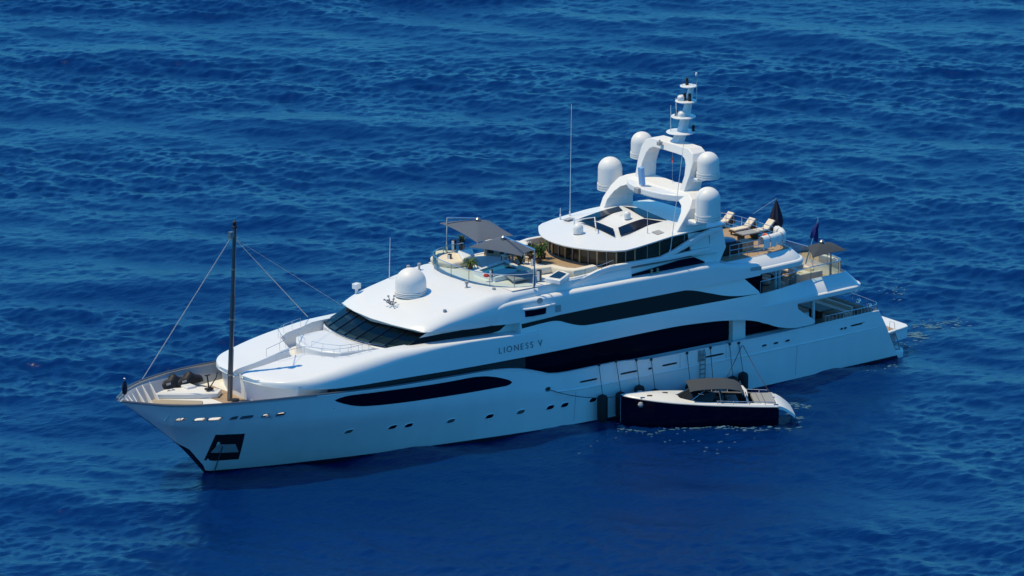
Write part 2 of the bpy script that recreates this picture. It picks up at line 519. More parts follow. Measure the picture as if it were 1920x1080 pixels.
# bulkhead under the nose
def nose_x(y, k=.045): return k*y*y
mb = MB(); rr = []
for y in lin(-4.8, 4.8, 25):
    rr.append([(9.75+nose_x(y)*1.3, y*.88, 4.5), (9.75+nose_x(y)*1.3, y*.97, 6.2)])
mb.grid(rr)
rr2 = [[(13.6, y*.88, 4.5), (13.6, y*.97, 6.2)] for y in lin(-4.8, 4.8, 25)]
mb.grid([[a[0] for a in rr], [b[0] for b in rr2]]); mb.grid([[rr[0][0], rr[0][1]], [rr2[0][0], rr2[0][1]]]); mb.grid([[rr[-1][0], rr[-1][1]], [rr2[-1][0], rr2[-1][1]]])
part(mb, 'fore_bulkhead', WHITE)

# ---- upper band with the sculpted nose
S1zb = smoothI([(9.3, 6.02), (11, 5.92), (13, 5.80), (18.5, 5.72), (25, 5.6), (30, 5.58), (34, 5.6), (41, 5.66), (44.8, 5.5), (46.6, 5.3), (48.1, 5.05), (49.6, 4.58), (50.4, 4.26), (51.6, 3.92), (53, 3.84)])
S1zt = smoothI([(9.3, 6.25), (9.5, 6.36), (10, 6.46), (11, 6.58), (12.4, 6.8), (15.4, 7.22), (19, 7.5), (22, 7.46), (26, 7.32), (30, 7.16), (30.05, 7.16), (48.9, 6.9)])
S1r = smoothI([(9.3, .16), (10, .34), (12, .62), (16, .8), (19, .6), (22, .3), (25, .14), (30, .1)])
S1o = smoothI([(9.3, 2.6), (9.45, 3.35), (9.7, 3.95), (10.1, 4.45), (10.7, 4.83), (11.6, 5.12), (13, 5.37), (15, 5.53), (17, 5.62)])
def s1_out(x): return S1o(x) if x < 16 else hr(x)-.08
def s1_y(x, z):
    zb = 5.6; return s1_out(x)-.04*max(0, (z-zb))
def warp(p):
    x, y, z = p
    k = max(0, 1-(x-9.3)/7)
    return (x+.045*y*y*k, y, z)
mb = MB(); rows = []
xs = [9.3, 9.33, 9.4, 9.5, 9.62, 9.78, 10, 10.3, 10.6, 11, 11.4, 11.9]+lin(12.4, 30, 34)
for x in xs:
    zb, zt, r, o = S1zb(x), S1zt(x), S1r(x), s1_out(x)
    r = min(r, (zt-zb)*.85)
    q = [(0, zb), (o-.5, zb), (o, zb), (o-.04*(zt-r-zb)*.5, zb+(zt-r-zb)*.5)]
    yy = s1_y(x, zt-r)
    q += [(yy-r+r*cos(a), zt-r+r*sin(a)) for a in lin(0, pi/2, 7)]
    cr = .1 if x < 20 else 0
    q += [(yy-r-.6, zt+cr*.35), (2.2, zt+cr*.8), (0, zt+cr)]
    rows.append([warp((x, -y, z)) for y, z in q]+[warp((x, y, z)) for y, z in q[::-1]])
mb.grid(rows, closed=True); mb.cap(rows[0]); mb.cap(rows[-1])
band = part(mb, 'upper_band', WHITE, smooth=32)
# cut the sunken stair and walkway in front of the wheelhouse
cut = MB()
def plan_prism(mbx, pts, z0, z1): mbx.prism(pts, z0, z1)
slot = [(8.6, -.42), (10.5, -.42), (12.5, -.55), (14.1, -.8), (14.6, -2.2), (15.0, -3.1), (15.8, -3.6), (17.2, -3.8), (18.3, -4.2), (21, -4.35),
        (21, 4.35), (18.3, 4.2), (17.2, 3.8), (15.8, 3.6), (15.0, 3.1), (14.6, 2.2), (14.1, .8), (12.5, .55), (10.5, .42), (8.6, .42)]
cut.prism(slot, lambda p: 5.95 if p[0] < 11 else 6.35, 9.0)
cutter = cut.build('well_cutter', WHITE)
mod = band.modifiers.new('well', 'BOOLEAN')
mod.object = cutter; mod.operation = 'DIFFERENCE'; mod.solver = 'EXACT'
bpy.context.view_layer.update()
dg = bpy.context.evaluated_depsgraph_get()
new = bpy.data.meshes.new_from_object(band.evaluated_get(dg))
band.modifiers.clear()
band.data = new
band.data.polygons.foreach_set('use_smooth', [True]*len(band.data.polygons))
band.data.set_sharp_from_angle(angle=radians(32))
bpy.data.objects.remove(cutter)
# raised terrace in the middle of the well
mb = MB()
mb.prism([(14.95, -.4), (15.15, -1.5), (15.9, -2.6), (17.6, -2.95), (18.35, -2.9), (18.45, -2.3), (19.8, -2.3), (19.8, 2.3), (18.45, 2.3), (18.35, 2.9), (17.6, 2.95), (15.9, 2.6), (15.15, 1.5), (14.95, .4)], 6.3, 7.26)
part(mb, 'terrace', WHITE, bevel=.08)

# rest of the band: flush side wall up to the bridge-deck stripe
zs_top = 8.06
mb = MB(); rows = []
def side_y(x, z): return hr(x)-.08-.04*(z-5.6)-max(0, (z-6.3))*.16
for x in lin(28.6, 49.2, 40):
    zb = S1zb(x)
    q = [(0, zb), (side_y(x, zb), zb), (side_y(x, 6.3), 6.3), (side_y(x, 6.95), 6.95), (side_y(x, zs_top), zs_top), (0, zs_top)]
    sk = lambda z: x-max(0, (x-44.5)/4.7)*1.45*max(0, min(1, (z-6.75)/1.3))
    rows.append([(sk(z), -y, z) for y, z in q]+[(sk(z), y, z) for y, z in q[::-1]])
mb.grid(rows, closed=True); mb.cap(rows[0]); mb.cap(rows[-1])
part(mb, 'side_wall', WHITE, smooth=30)

# panel on a side surface given by top and bottom curves
def side_panel(name, M, x0, x1, top, bot, yf, off=.012, n=40, sd=-1, parent=None, nz=3, th=.03):
    mb = MB(); A = []; B = []
    for x in lin(x0, x1, n):
        zt, zb = top(x), bot(x)
        A.append([(x, sd*(yf(x, z)+off), z) for z in lin(zb, max(zt, zb+.002), nz)])
        B.append([(x, sd*(yf(x, z)-th), z) for z in lin(zb, max(zt, zb+.002), nz)])
    mb.grid(A); mb.grid([[a[0] for a in A], [b[0] for b in B]]); mb.grid([[a[-1] for a in A], [b[-1] for b in B]])
    return part(mb, name, M, parent=parent or yacht, smooth=40)
# upper-deck side window: long black glass with swept ends
ut = smoothI([(28.6, 7.80), (31, 7.88), (34, 8.03), (41.5, 8.03), (42.5, 7.98), (43.3, 7.86), (44.6, 7.5), (46.3, 7.04), (47.6, 6.86), (48.9, 6.80)])
ub = smoothI([(28.6, 7.50), (31.2, 7.62), (31.8, 7.55), (32.5, 7.3), (33.4, 7.02), (34.1, 6.92), (37, 6.88), (48.9, 6.79)])
side_panel('upper_window', GLASS, 28.7, 48.9, ut, ub, side_y, n=70)
side_panel('upper_window', GLASS, 28.7, 48.9, ut, ub, side_y, n=70, sd=1)
# hull window forward
ht = smoothI([(13.45, 5.02), (13.8, 5.13), (14.5, 5.2), (16.4, 5.12), (22.8, 4.90), (24.2, 4.90), (25.2, 4.83), (26.2, 4.63), (27, 4.37), (27.5, 4.16), (27.66, 4.02)])
hb_ = smoothI([(13.45, 5.02), (13.7, 4.86), (14.3, 4.62), (15, 4.38), (15.9, 4.2), (17.5, 4.06), (20.6, 3.92), (25, 3.83), (27.1, 3.83), (27.5, 3.9), (27.66, 4.02)])
side_panel('hull_window', GLASS, 13.45, 27.66, ht, hb_, hull_y, n=80)
side_panel('hull_window', GLASS, 13.45, 27.66, ht, hb_, hull_y, n=80, sd=1)
# aft wing plates of the band that sweep down to the bulwark
for sd in (-1, 1):
    mb = MB(); A = []; B = []
    top = smoothI([(49.0, 5.80), (52.3, 5.78), (52.4, 5.2), (52.7, 4.95), (53.3, 4.55), (53.75, 4.25), (54.0, 4.02)])
    bot = smoothI([(49.0, 4.75), (49.6, 4.56), (50.4, 4.24), (51.5, 3.95), (52.5, 3.84), (53.7, 3.84), (54.0, 3.98)])
    for x in lin(49.15, 54.0, 50):
        A.append([(x, sd*(side_y(x, 5.6)-.004), z) for z in lin(bot(x), top(x), 4)])
        B.append([(x, sd*(side_y(x, 5.6)-.16), z) for z in lin(bot(x), top(x), 4)])
    mb.grid(A); mb.grid(B); mb.grid([[a[0] for a in A], [b[0] for b in B]]); mb.grid([[a[-1] for a in A], [b[-1] for b in B]])
    mb.cap([A[-1][0], A[-1][-1], B[-1][-1], B[-1][0]])
    part(mb, 'wing_plate', WHITE, smooth=30)

# plan sweep: profile (inset, z) along an outline from near side round the stern to the far side
def stern_path(x0, xe, hf, r, nn=10):
    """half outline along the near side to a rounded corner, across the stern, mirrored"""
    h = hf(xe-r)
    near = [(x, -hf(x)) for x in lin(x0, xe-r, 14)]
    cor = [(xe-r+r*sin(a), -(h-r)-r*cos(a)) for a in lin(0, pi/2, nn)][1:]
    bow = [(xe+.25*(1-(abs(y)/(h-r))**2), y) for y in lin(-(h-r), 0, 6)][1:]
    half = near+cor+bow
    return half+[(x, -y) for x, y in half[::-1][1:]]
def ring(path, prof):
    """rows of offset outlines"""
    n = len(path); nor = []
    for i in range(n):
        a = Vector(path[max(i-1, 0)]); b = Vector(path[min(i+1, n-1)])
        t = (b-a).normalized(); nor.append(Vector((-t.y, t.x)))   # points inboard
    out = []
    for ins, z in prof:
        J = [ins(path[i][0]) if callable(ins) else ins for i in range(n)]
        out.append([(path[i][0]+nor[i].x*J[i], path[i][1]+nor[i].y*J[i], z(path[i][0]) if callable(z) else z) for i in range(n)])
    return out
def sm01(t): t = max(0, min(1, t)); return t*t*(3-2*t)
def deck_rim(name, path, prof, M, floor_z=None, floor_M=None, floor_ins=None, floor_name='deck', smooth=28):
    mb = MB(); mb.grid(ring(path, prof))
    rr = ring(path, [prof[0]])[0]
    ob = part(mb, name, M, smooth=smooth)
    if floor_z is not None:
        for z, MM, nm in floor_z:
            r = ring(path, [(floor_ins, z)])[0]
            h = len(r)//2
            mb = MB(); mb.grid([[r[i], r[len(r)-1-i]] for i in range(h+1)])
            part(mb, nm, MM)
    return ob
# upper aft deck: slab + sloped spoiler with a lit edge lip
upath = stern_path(49.1, 59.0, lambda x: hr(x)-.085, 1.5)
lipz = lambda x: 5.88
deck_rim('upper_deck_rim', upath, [(.6, 5.45), (.12, 5.46), (.02, 5.55), (0, 5.82), (.06, 5.88), (lambda x: .08+.12*sm01((x-49)/5), 5.90), (lambda x: .09+.15*sm01((x-49)/5), 5.98), (lambda x: .14+.88*sm01((x-49)/6), 6.72), (lambda x: .20+.88*sm01((x-49)/6), 6.74), (lambda x: .26+.88*sm01((x-49)/6), 6.70), (lambda x: .28+.88*sm01((x-49)/6), 5.9)], WHITE,
         [(5.9, TEAK, 'upper_deck'), (5.47, WHITE, 'upper_deck_ceiling')], floor_ins=.3)
house(lin(46.5, 50.6, 4), 3.9, 5.8, 8.3, 'upper_aft_window', GLASS)
house([49.0, 49.06], lambda x: side_y(49, 6.9), 5.8, 6.8, 'side_wall_end', WHITE)

# ---- wheelhouse with raked front windows
def wh_front(y, z):                            # x of the windscreen at height z
    return 18.62+.055*y*y+(z-7.42)*2.45
mb = MB()
ys = lin(-4.5, 4.5, 27)
mb.grid([[(wh_front(y, z), y, z) for z in lin(7.36, 8.3, 5)] for y in ys])
PANE = CLEAR.copy(); PANE.name = 'bridge_pane'
PANE.node_tree.nodes['Transparent BSDF'].inputs[0].default_value = (0.20, 0.27, 0.27, 1)
wsh = part(mb, 'windscreen', PANE)
mb = MB(); mb.grid([[(wh_front(y, 7.42)+.25, y, 7.40), (wh_front(y, 7.42)+.9, y, 7.55), (wh_front(y, 7.42)+1.35, y, 7.5), (wh_front(y, 7.42)+1.4, y, 6.4)] for y in ys])
part(mb, 'dashboard', mat('dash_panel', (0.17, 0.18, 0.13), 0.8, noise=.35, nscale=2.5))
mb = MB(); mb.box((23.6, 0, 7.6), (.1, 8.3, 1.7)); mb.box((22, 0, 6.5), (4.5, 8.2, .1)); part(mb, 'bridge_bulkhead', SHADE)
for k in range(1, 7):                           # dark mullions
    y = -4.5+9.0*k/7
    mb = MB(); mb.sweep([(wh_front(y, z)-.04, y, z) for z in lin(7.36, 8.3, 3)], .13, .05)
    part(mb, 'mullion', GLASS, parent=wsh)
mb = MB()
mb.sweep([(wh_front(y, 7.34)-.05, y, 7.34) for y in ys], .10, .12)
part(mb, 'windscreen_frame', GLASS, parent=wsh)
mb = MB(); rr = []
for y in ys: rr.append([(wh_front(y, 7.42)-.42, y, 6.3), (wh_front(y, 7.42)-.38, y, 7.18), (wh_front(y, 7.42)-.30, y, 7.25), (wh_front(y, 7.42)-.12, y, 7.27), (wh_front(y, 7.42)-.12, y, 7.36), (wh_front(y, 7.42)+.3, y, 7.37)])
mb.grid(rr); part(mb, 'windscreen_sill', WHITE, smooth=40)
for sd in (-1, 1):                               # side windows of the bridge, tail sweeping aft
    mb = MB(); A = []; B = []
    def wy(x, z): return 4.52+.1*np.interp(x, [19, 23, 28.4], [0, .6, 1.0])-(z-7.4)*.16
    bz = I([(19.4, 7.38), (26.9, 7.30), (27.5, 7.36), (28.3, 7.82), (28.5, 7.9)])
    tz = I([(19.4, 7.42), (21.9, 8.4), (26, 8.3), (28.5, 7.95)])
    for f in lin(0, 1, 40):
        xe = 28.5; A.append([])
        for k in range(4):
            xb_ = 19.5+(xe-19.5)*f; z = bz(xb_)+(tz(xb_)-bz(xb_))*k/3
            x = max(xb_, wh_front(4.5, z)+.06)
            A[-1].append((x, sd*wy(x, z), z))
    mb.grid(A)
    part(mb, 'bridge_side_window', GLASS)
    mb = MB(); A = []
    wj = lambda x: 4.47+.1*np.interp(x, [19, 23, 28.4], [0, .6, 1.0])
    for f in lin(0, 1, 24):
        A.append([])
        for z, d in ((7.0, 0), (7.38, .02), (7.8, -.02), (8.3, -.06)):
            x0_ = wh_front(4.5, max(z, 7.42))+.1; x = x0_+(30.4-x0_)*f
            A[-1].append((x, sd*(wj(x)+d), z))
    mb.grid(A); part(mb, 'bridge_side_wall', WHITE)

# ---- wheelhouse roof and bridge-deck side
rzt = smoothI([(20.15, 8.36), (20.4, 8.54), (21, 8.80), (22, 9.08), (24, 9.46), (26, 9.78), (27.2, 9.94), (28.5, 9.97), (34, 9.97)])
Rb2 = smoothI([(20.15, 8.22), (22.5, 8.14), (24, 8.02), (26, 7.97), (26.8, 8.0), (28.2, 9.0), (34, 9.2)])
rzb = smoothI([(20.15, 8.22), (22.5, 8.14), (24, 8.02), (26, 7.97), (28.5, 7.93), (32, 7.98), (36, 8.02), (48, 8.02)])
def r_out(x): return float(np.interp(x, [20.15, 20.6, 21.2, 22, 23, 24.5, 26.5, 28, 30, 34], [4.75, 4.93, 5.02, 5.08, 5.12, 5.14, 5.18, 5.14, 5.03, 4.97]))
def rwarp(p):
    x, y, z = p
    k = max(0, 1-(x-20.15)/6)
    return (x+.045*y*y*k, y, z)
mb = MB(); rows = []
for x in [20.15, 20.2, 20.3, 20.5, 20.8, 21.2]+lin(21.7, 30.5, 26):
    zb, zt, o = Rb2(x), rzt(x), r_out(x)
    hgt = zt-zb
    edge = float(np.interp(x, [20.15, 20.8, 22, 25, 27, 36], [.04, .12, .36, .72, .5, .3]))   # height of the side before it rolls in
    edge = min(edge, hgt*.8)
    q = [(0, zb), (o-.3, zb), (o, zb+.03), (o+.02, zb+.08)]
    rr_ = hgt-edge
    wdt = float(np.interp(x, [20.15, 22, 25, 28.5, 31], [1.3, 1.15, .95, .55, .35]))
    q += [(o-wdt+wdt*cos(a), zb+edge+rr_*sin(a)) for a in lin(.08, pi/2, 9)]
    q += [(2.2, zt+.03), (0, zt+.05)]
    rows.append([rwarp((x, -y, z)) for y, z in q]+[rwarp((x, y, z)) for y, z in q[::-1]])
mb.grid(rows, closed=True); mb.cap(rows[0]); mb.cap(rows[-1])
part(mb, 'bridge_roof', WHITE, smooth=40)
# bridge-deck side from the wing station aft, with the lit lip on top
S2o = smoothI([(26.6, 5.12), (28.4, 5.45), (30, 5.56), (46, 5.56), (50, 5.40), (54, 5.08)])
def s2_y(x, z): return S2o(x)-.05*(z-8)
S2t = smoothI([(26.6, 9.0), (27.2, 9.28), (27.9, 9.40), (28.3, 9.42), (45.6, 9.42), (46.4, 9.2), (48.5, 8.9), (50, 8.75)])
mb = MB(); rows = []
for x in lin(26.6, 49.2, 48):
    zt = S2t(x); zb = rzb(x)
    rl = .26; yo = s2_y(x, zt-rl)
    q = [(0, zb), (S2o(x), zb), (s2_y(x, (zb+zt)/2), (zb+zt)/2)]+[(yo-rl+rl*cos(a), zt-rl+rl*sin(a)) for a in lin(0, pi/2, 6)]+[(yo-.5, zt-.01), (0, zt-.02)]
    rows.append([(x, -y, z) for y, z in q]+[(x, y, z) for y, z in q[::-1]])
mb.grid(rows, closed=True); mb.cap(rows[0]); mb.cap(rows[-1])
part(mb, 'bridge_deck_side', WHITE, smooth=45)
for sd in (-1, 1):                              # thin dark seam under the bridge-deck side
    mb = MB(); mb.tube([(x, sd*(side_y(x, 8.04)+.0), 8.05) for x in lin(30.5, 50, 30)], .022, 5)
    part(mb, 'seam', GREYD)
# sundeck coaming (inner wall) and front floor
cz = smoothI([(27.8, 9.9), (30, 9.98), (34, 10.1), (38, 10.35), (42, 10.45), (46, 10.5)])
mb = MB(); rows = []
for x in lin(29.6, 38.5, 24):
    q = [(4.84, 9.2), (4.74, cz(x)-.1), (4.68, cz(x)), (4.48, cz(x)), (4.44, 9.9)]
    rows.append([(x, -y, z) for y, z in q])
mb.grid(rows); mb.cap(rows[0]); mb.cap(rows[-1])
mb2 = MB(); mb2.grid([[(x, -y, z) for x, y, z in r] for r in rows]); mb2.cap([(x, -y, z) for x, y, z in rows[-1]])
part(mb, 'sundeck_coaming', WHITE, smooth=40); part(mb2, 'sundeck_coaming', WHITE, smooth=40)
mb = MB(); mb.grid([[(x, -4.8, 10.0), (x, 4.8, 10.0)] for x in lin(28.4, 46, 8)]); part(mb, 'sun_deck', DECKW)
mb = MB(); mb.prism([(33.2, 3.9), (34.6, -1.2), (36.2, -3.2), (38, -4.3), (38.5, 4.5), (35.5, 4.6)], 10.004, 10.02); part(mb, 'sun_deck_teak', TEAK)
for sd in (-1, 1):                              # sculpted ribbon that sweeps up beside the lounge
    pts = [P(x, y, y=-4.66) for x, y in [(1046, 546), (1060, 538), (1090, 524), (1120, 511), (1145, 502), (1200, 492), (1258, 482), (1300, 473), (1330, 466)]]
    mb = MB(); mb.sweep([(p.x, -sd*p.y, p.z) for p in pts], [.1, .26, .34, .36, .36, .36, .36, .36, .3], [.08, .2, .28, .32, .32, .32, .32, .32, .22])
    part(mb, 'ribbon', WHITE, smooth=60)
    # wedge window between ribbon and lip
    mb = MB(); A = []
    wt = I([(37.0, 9.42), (43.8, 10.04), (44.9, 9.5)])
    for x in lin(37.2, 44.9, 30): A.append([(x, sd*4.68, z) for z in (9.39, wt(x))])
    mb.grid(A); part(mb, 'wedge_window', GLASS)
    mb = MB(); A = [[(x, sd*4.64, 9.3), (x, sd*4.58, 9.95)] for x in lin(33.5, 45.8, 16)]
    mb.grid(A); part(mb, 'lounge_side_wall', WHITE)
# aft end of the sun deck: sloped spoiler
dpath = stern_path(46.3, 54.0, lambda x: S2o(min(x, 54))-.02, 1.6)
deck_rim('sun_deck_rim', dpath, [(.7, 8.0), (.12, 8.02), (.02, 8.1), (0, lambda x: 8.38), (.06, 8.46), (.22, 8.5), (.27, 8.58), (.85, 9.10), (.95, 9.14), (1.0, 9.0)], WHITE,
         [(9.08, TEAK, 'aft_sun_deck'), (8.02, WHITE, 'sun_deck_ceiling')], floor_ins=.9)
# wing stations
for sd in (-1, 1):
    mb = MB()
    cp = [(28.5, 5.3), (28.9, 5.62), (29.6, 5.78), (30.6, 5.78), (31.4, 5.66), (31.8, 5.3)]
    mb.prism([(x, sd*y) for x, y in cp], 8.72, 8.88)
    part(mb, 'wing_station', WHITE, bevel=.06)
    mb = MB()
    cp = [(28.8, 5.2), (29.0, 5.52), (29.6, 5.64), (30.5, 5.62), (30.8, 5.5), (30.85, 5.2)]
    mb.prism([(x, sd*y) for x, y in cp], 8.26, 8.72)
    part(mb, 'wing_window', GLASS)

# ---- ship's name
def lettering():
    cu = bpy.data.curves.new('letters', 'FONT')
    cu.size = 0.60; cu.extrude = .012
    o = bpy.data.objects.new('name_tmp', cu); COL.objects.link(o)
    adv = 0.0; meshes = []
    for chr_ in 'LIONESS V':
        if chr_ == ' ': adv += .22; continue
        cu.body = chr_
        bpy.context.view_layer.update()
        me = bpy.data.meshes.new_from_object(o.evaluated_get(bpy.context.evaluated_depsgraph_get()))
        x0 = min(v.co.x for v in me.vertices); x1 = max(v.co.x for v in me.vertices)
        meshes.append((me, adv, x0)); adv += (x1-x0)*.92+.155
    bpy.data.objects.remove(o)
    k = 3.62/(adv-.155)
    for me, ad_, x0 in meshes:
        for v in me.vertices:
            x = 26.62+(ad_+(v.co.x-x0)*.92)*k; z = 6.14+v.co.y
            v.co = Vector((x, -(s1_y(x, z)+.012+v.co.z), z))
        me.materials.clear(); me.materials.append(LETTER)
        q = bpy.data.objects.new('letter', me); COL.objects.link(q); q.parent = band
lettering()

# ------------------------------------------------------------ marks and openings on the hull side
def hull_patch(name, cx, cz, wd, ht_, M, shear=0.0, power=4.0, off=.014, yf=hull_y, n=28, parent=None, rim=None):
    mb = MB(); A = []
    for k in range(n):
        a = 2*pi*k/n
        u = math.copysign(abs(cos(a))**(2/power), cos(a))*wd/2; v = math.copysign(abs(sin(a))**(2/power), sin(a))*ht_/2
        x = cx+u+v*shear; z = cz+v
        A.append((x, z))
    ctr = [(cx, -yf(cx, cz)-off, cz)]
    r0 = [(x, -yf(x, z)-off, z) for x, z in A]
    r1 = [(x, -yf(x, z)+.03, z) for x, z in A]
    mb.add(ctr+r0+r1, [(0, 1+k, 1+(k+1) % n) for k in range(n)]+[(1+k, 1+n+k, 1+n+(k+1) % n, 1+(k+1) % n) for k in range(n)])
    o = part(mb, name, M, smooth=40, parent=parent or yacht)
    if rim:
        mb = MB(); path = [(x, -yf(x, z)-.01, z) for x, z in A]; mb.tube(path+[path[0]], .03, 5, capit=False)
        part(mb, 'rim', rim, parent=o)
    return o
for x, z, g in [(15.3, 2.33, 0), (18.62, 2.15, 1), (19.87, 2.09, 1), (23.13, 1.90, 0), (26.17, 1.77, 1), (28.6, 1.72, 0), (30.96, 1.68, 1), (32.14, 1.66, 1), (34.5, 1.64, 1)]:
    hull_patch('porthole', x, z, .62, .34, GLASS if g else GREYD, shear=.42, power=2.8, rim=HULLW)
hull_patch('fairlead', 30.62, 3.06, .42, .30, BLACK, power=2.4, rim=STEEL)
for x, wd in [(34.05, 1.5), (37.5, 1.45), (41.0, 1.3), (44.9, 1.6), (58.1, 1.7)]:
    hull_patch('freeing_slot', x, 3.1 if x < 50 else 3.14, wd, .13, BLACK, shear=.3)
for x, wd in [(39.3, .36), (49.3, .46), (50.35, .46), (51.4, .46), (56.4, .3), (56.75, .3)]:
    hull_patch('mooring_port', x, 3.08, wd, .2, BLACK, power=3, rim=HULLW)
holes = MB(); HL = []
for x, wd, op in [(3.26, .5, 1), (4.36, .72, 1), (5.26, .86, 1), (6.45, .5, 0), (7.3, .8, 0), (8.55, .44, 1), (9.62, .6, 1)]:
    z = 4.76-.032*(x-3.2)
    if op:
        HL.append((x, wd, z)); A = []
        for k in range(20):
            a = 2*pi*k/20; u = math.copysign(abs(cos(a))**.5, cos(a))*wd/2; v = math.copysign(abs(sin(a))**.5, sin(a))*.14
            A.append((x+u+v*.35, z+v))
        y0 = hull_y(x, z)
        n_ = len(A); holes.add([(p, -y0-.5, q) for p, q in A]+[(p, -y0+.75, q) for p, q in A],
                  [tuple(range(n_)), tuple(range(n_, 2*n_))[::-1]]+[(i, (i+1) % n_, n_+(i+1) % n_, n_+i) for i in range(n_)])
        path = [(p, -hull_y(p, q)-.01, q) for p, q in A]
        mb = MB(); mb.tube(path+[path[0]], .03, 5, capit=False); part(mb, 'hawse_rim', STEEL)
    else:
        hull_patch('hawse_opening', x, z, wd, .24, GREYD, shear=.35, rim=STEEL)
hc = holes.build('hole_cutter', WHITE)
for ob in (hull_ob, linings[0]):
    md = ob.modifiers.new('holes', 'BOOLEAN'); md.object = hc; md.operation = 'DIFFERENCE'; md.solver = 'FAST'
bpy.context.view_layer.update()
for ob in (hull_ob, linings[0]):
    nm = bpy.data.meshes.new_from_object(ob.evaluated_get(bpy.context.evaluated_depsgraph_get()))
    print('BOOL', ob.name, len(ob.data.polygons), len(nm.polygons))
    ob.modifiers.clear()
    if len(nm.polygons) > len(ob.data.polygons)*.9:
        import bmesh
        bm = bmesh.new(); bm.from_mesh(nm); kill = []
        off = 0.0 if ob is hull_ob else .13
        for f in bm.faces:
            c = f.calc_center_median()
            if c.y < 0 and any(abs(c.x-hx_) < wd_/2+.12 and abs(c.z-hz_) < .19 for hx_, wd_, hz_ in HL) and abs(c.y+(hull_y(c.x, c.z)-off)) > .075: kill.append(f)
        bmesh.ops.delete(bm, geom=kill, context='FACES')
        bm.to_mesh(nm); bm.free(); ob.data = nm
    ob.data.polygons.foreach_set('use_smooth', [True]*len(ob.data.polygons)); ob.data.set_sharp_from_angle(angle=radians(28))
bpy.data.objects.remove(hc)
# rubbing strake along the after knuckle and shell-plate seams
for sd in (-1, 1):
    mb = MB(); mb.tube([(x, sd*(hull_y(x, knz(x))+.0), knz(x)) for x in lin(31.2, 59.9, 50)], .055, 8, r2=.055); part(mb, 'rub_strake', HULLW)
for x, z0, z1 in [(52.3, .4, 2.55), (33.0, .4, 2.5), (41.9, 2.7, 3.65), (45.9, 2.7, 3.65), (58.0, .6, 2.55)]:
    mb = MB(); mb.tube([(x, -hull_y(x, z)-.002, z) for z in lin(z0, z1, 8)], .014, 5); part(mb, 'plate_seam', GREY)
# boarding gate in the bulwark
mb = MB(); mb.grid([[(x, -(hull_y(x, z)+.02), z) for z in (2.86, 3.3, 3.76)] for x in (43.42, 43.7, 44.0)])
gate = part(mb, 'boarding_gate', GREY)
# anchor pocket, anchor and fold lines
def quad_patch(name, pts, M, off=.02, parent=None, n=8):
    (a, b, c, d) = pts; mb = MB(); rows = []; back = []
    for i in range(n+1):
        t = i/n; row = []
        for j in range(n+1):
            u = j/n
            x = (a[0]*(1-u)+b[0]*u)*(1-t)+(d[0]*(1-u)+c[0]*u)*t
            z = (a[1]*(1-u)+b[1]*u)*(1-t)+(d[1]*(1-u)+c[1]*u)*t
            row.append((x, -hull_y(x, z)-off, z))
        rows.append(row)
    mb.grid(rows)
    return part(mb, name, M, parent=parent or yacht)
def hp(px, py):
    y = -3.0
    for _ in range(50):
        p = P(px, py, y=y); y = .5*y-.5*hull_y(p.x, p.z)
    return (p.x, p.z)
pk = quad_patch('anchor_pocket', [hp(404, 815), hp(459, 813), hp(447, 861), hp(382, 863)], BLACK)
quad_patch('anchor', [hp(407, 833), hp(440, 832), hp(446, 847), hp(393, 848)], GREY, off=.10, parent=pk)
a0 = hp(415, 836)
mb = MB(); mb.tube([(a0[0], -hull_y(*a0)-.15, a0[1]), tuple(P(400, 890, z=-.2))], .035, 6)
ch = mb.build('anchor_chain', DSTEEL); tag(ch, 'steel anchor chain running down from the bow pocket into the sea', 'chain')

# ------------------------------------------------------------ foredeck
for x in [1.35, 1.95, 2.6, 3.35, 4.1, 4.9]:
    for sd in (-1, 1):
        zf = max(4.57, stemz(x)+.3); zt_ = rimz(x)-.14; mb = MB(); n = 5
        out_ = [(max(hull_y(x, z)-.15, .01), z) for z in lin(zf, zt_, n)]
        inn = [(max(y-.5*((zt_-z)/(zt_-zf))**.8-.03, .0), z) for y, z in out_]
        pts = out_+inn[::-1]
        N = len(pts)
        mb.add([(x-.035, sd*y, z) for y, z in pts]+[(x+.035, sd*y, z) for y, z in pts],
               [tuple(range(N)), tuple(range(N, 2*N))[::-1]]+[(i, (i+1) % N, N+(i+1) % N, N+i) for i in range(N)])
        part(mb, 'bracket', WHITE, smooth=0)
mb = MB()
mb.prism([tuple(P(x, y, z=4.92))[:2] for x, y in [(268, 742), (292, 738.5), (350, 738.5), (409, 737), (416, 729), (378, 724), (312, 728)]], 4.56, 4.92)
part(mb, 'foredeck_hatch', DECKW, bevel=.08)
mb = MB(); mb.prism([tuple(P(x, y, z=4.66))[:2] for x, y in [(275, 755), (380, 758), (380, 751), (285, 748)]], 4.56, 4.66)
part(mb, 'foredeck_step', BEIGE, bevel=.05)
mb = MB(); mb.prism([(8.1, -3.9), (9.6, -4.0), (9.9, 0), (9.9, 3.9), (9.4, 4.0), (8.1, 4.0)], 4.562, 4.575)
part(mb, 'foredeck_teak', TEAK)
for y in (-3.1, 3.3):
    mb = MB(); mb.box((7.7, y, 4.82), (.75, .8, .5)); part(mb, 'deck_locker', WHITE, bevel=.06)
for (x, y) in [(8.2, -2.35), (9.2, -3.55), (7.0, -3.35), (6.3, 3.3)]:
    mb = MB(); mb.tube([(x-.18, y, 4.6), (x-.18, y, 4.98)], .09, 8); mb.tube([(x+.18, y, 4.6), (x+.18, y, 4.98)], .09, 8); mb.tube([(x-.32, y, 4.9), (x+.32, y, 4.9)], .05, 8)
    part(mb, 'mooring_bitt', STEEL)
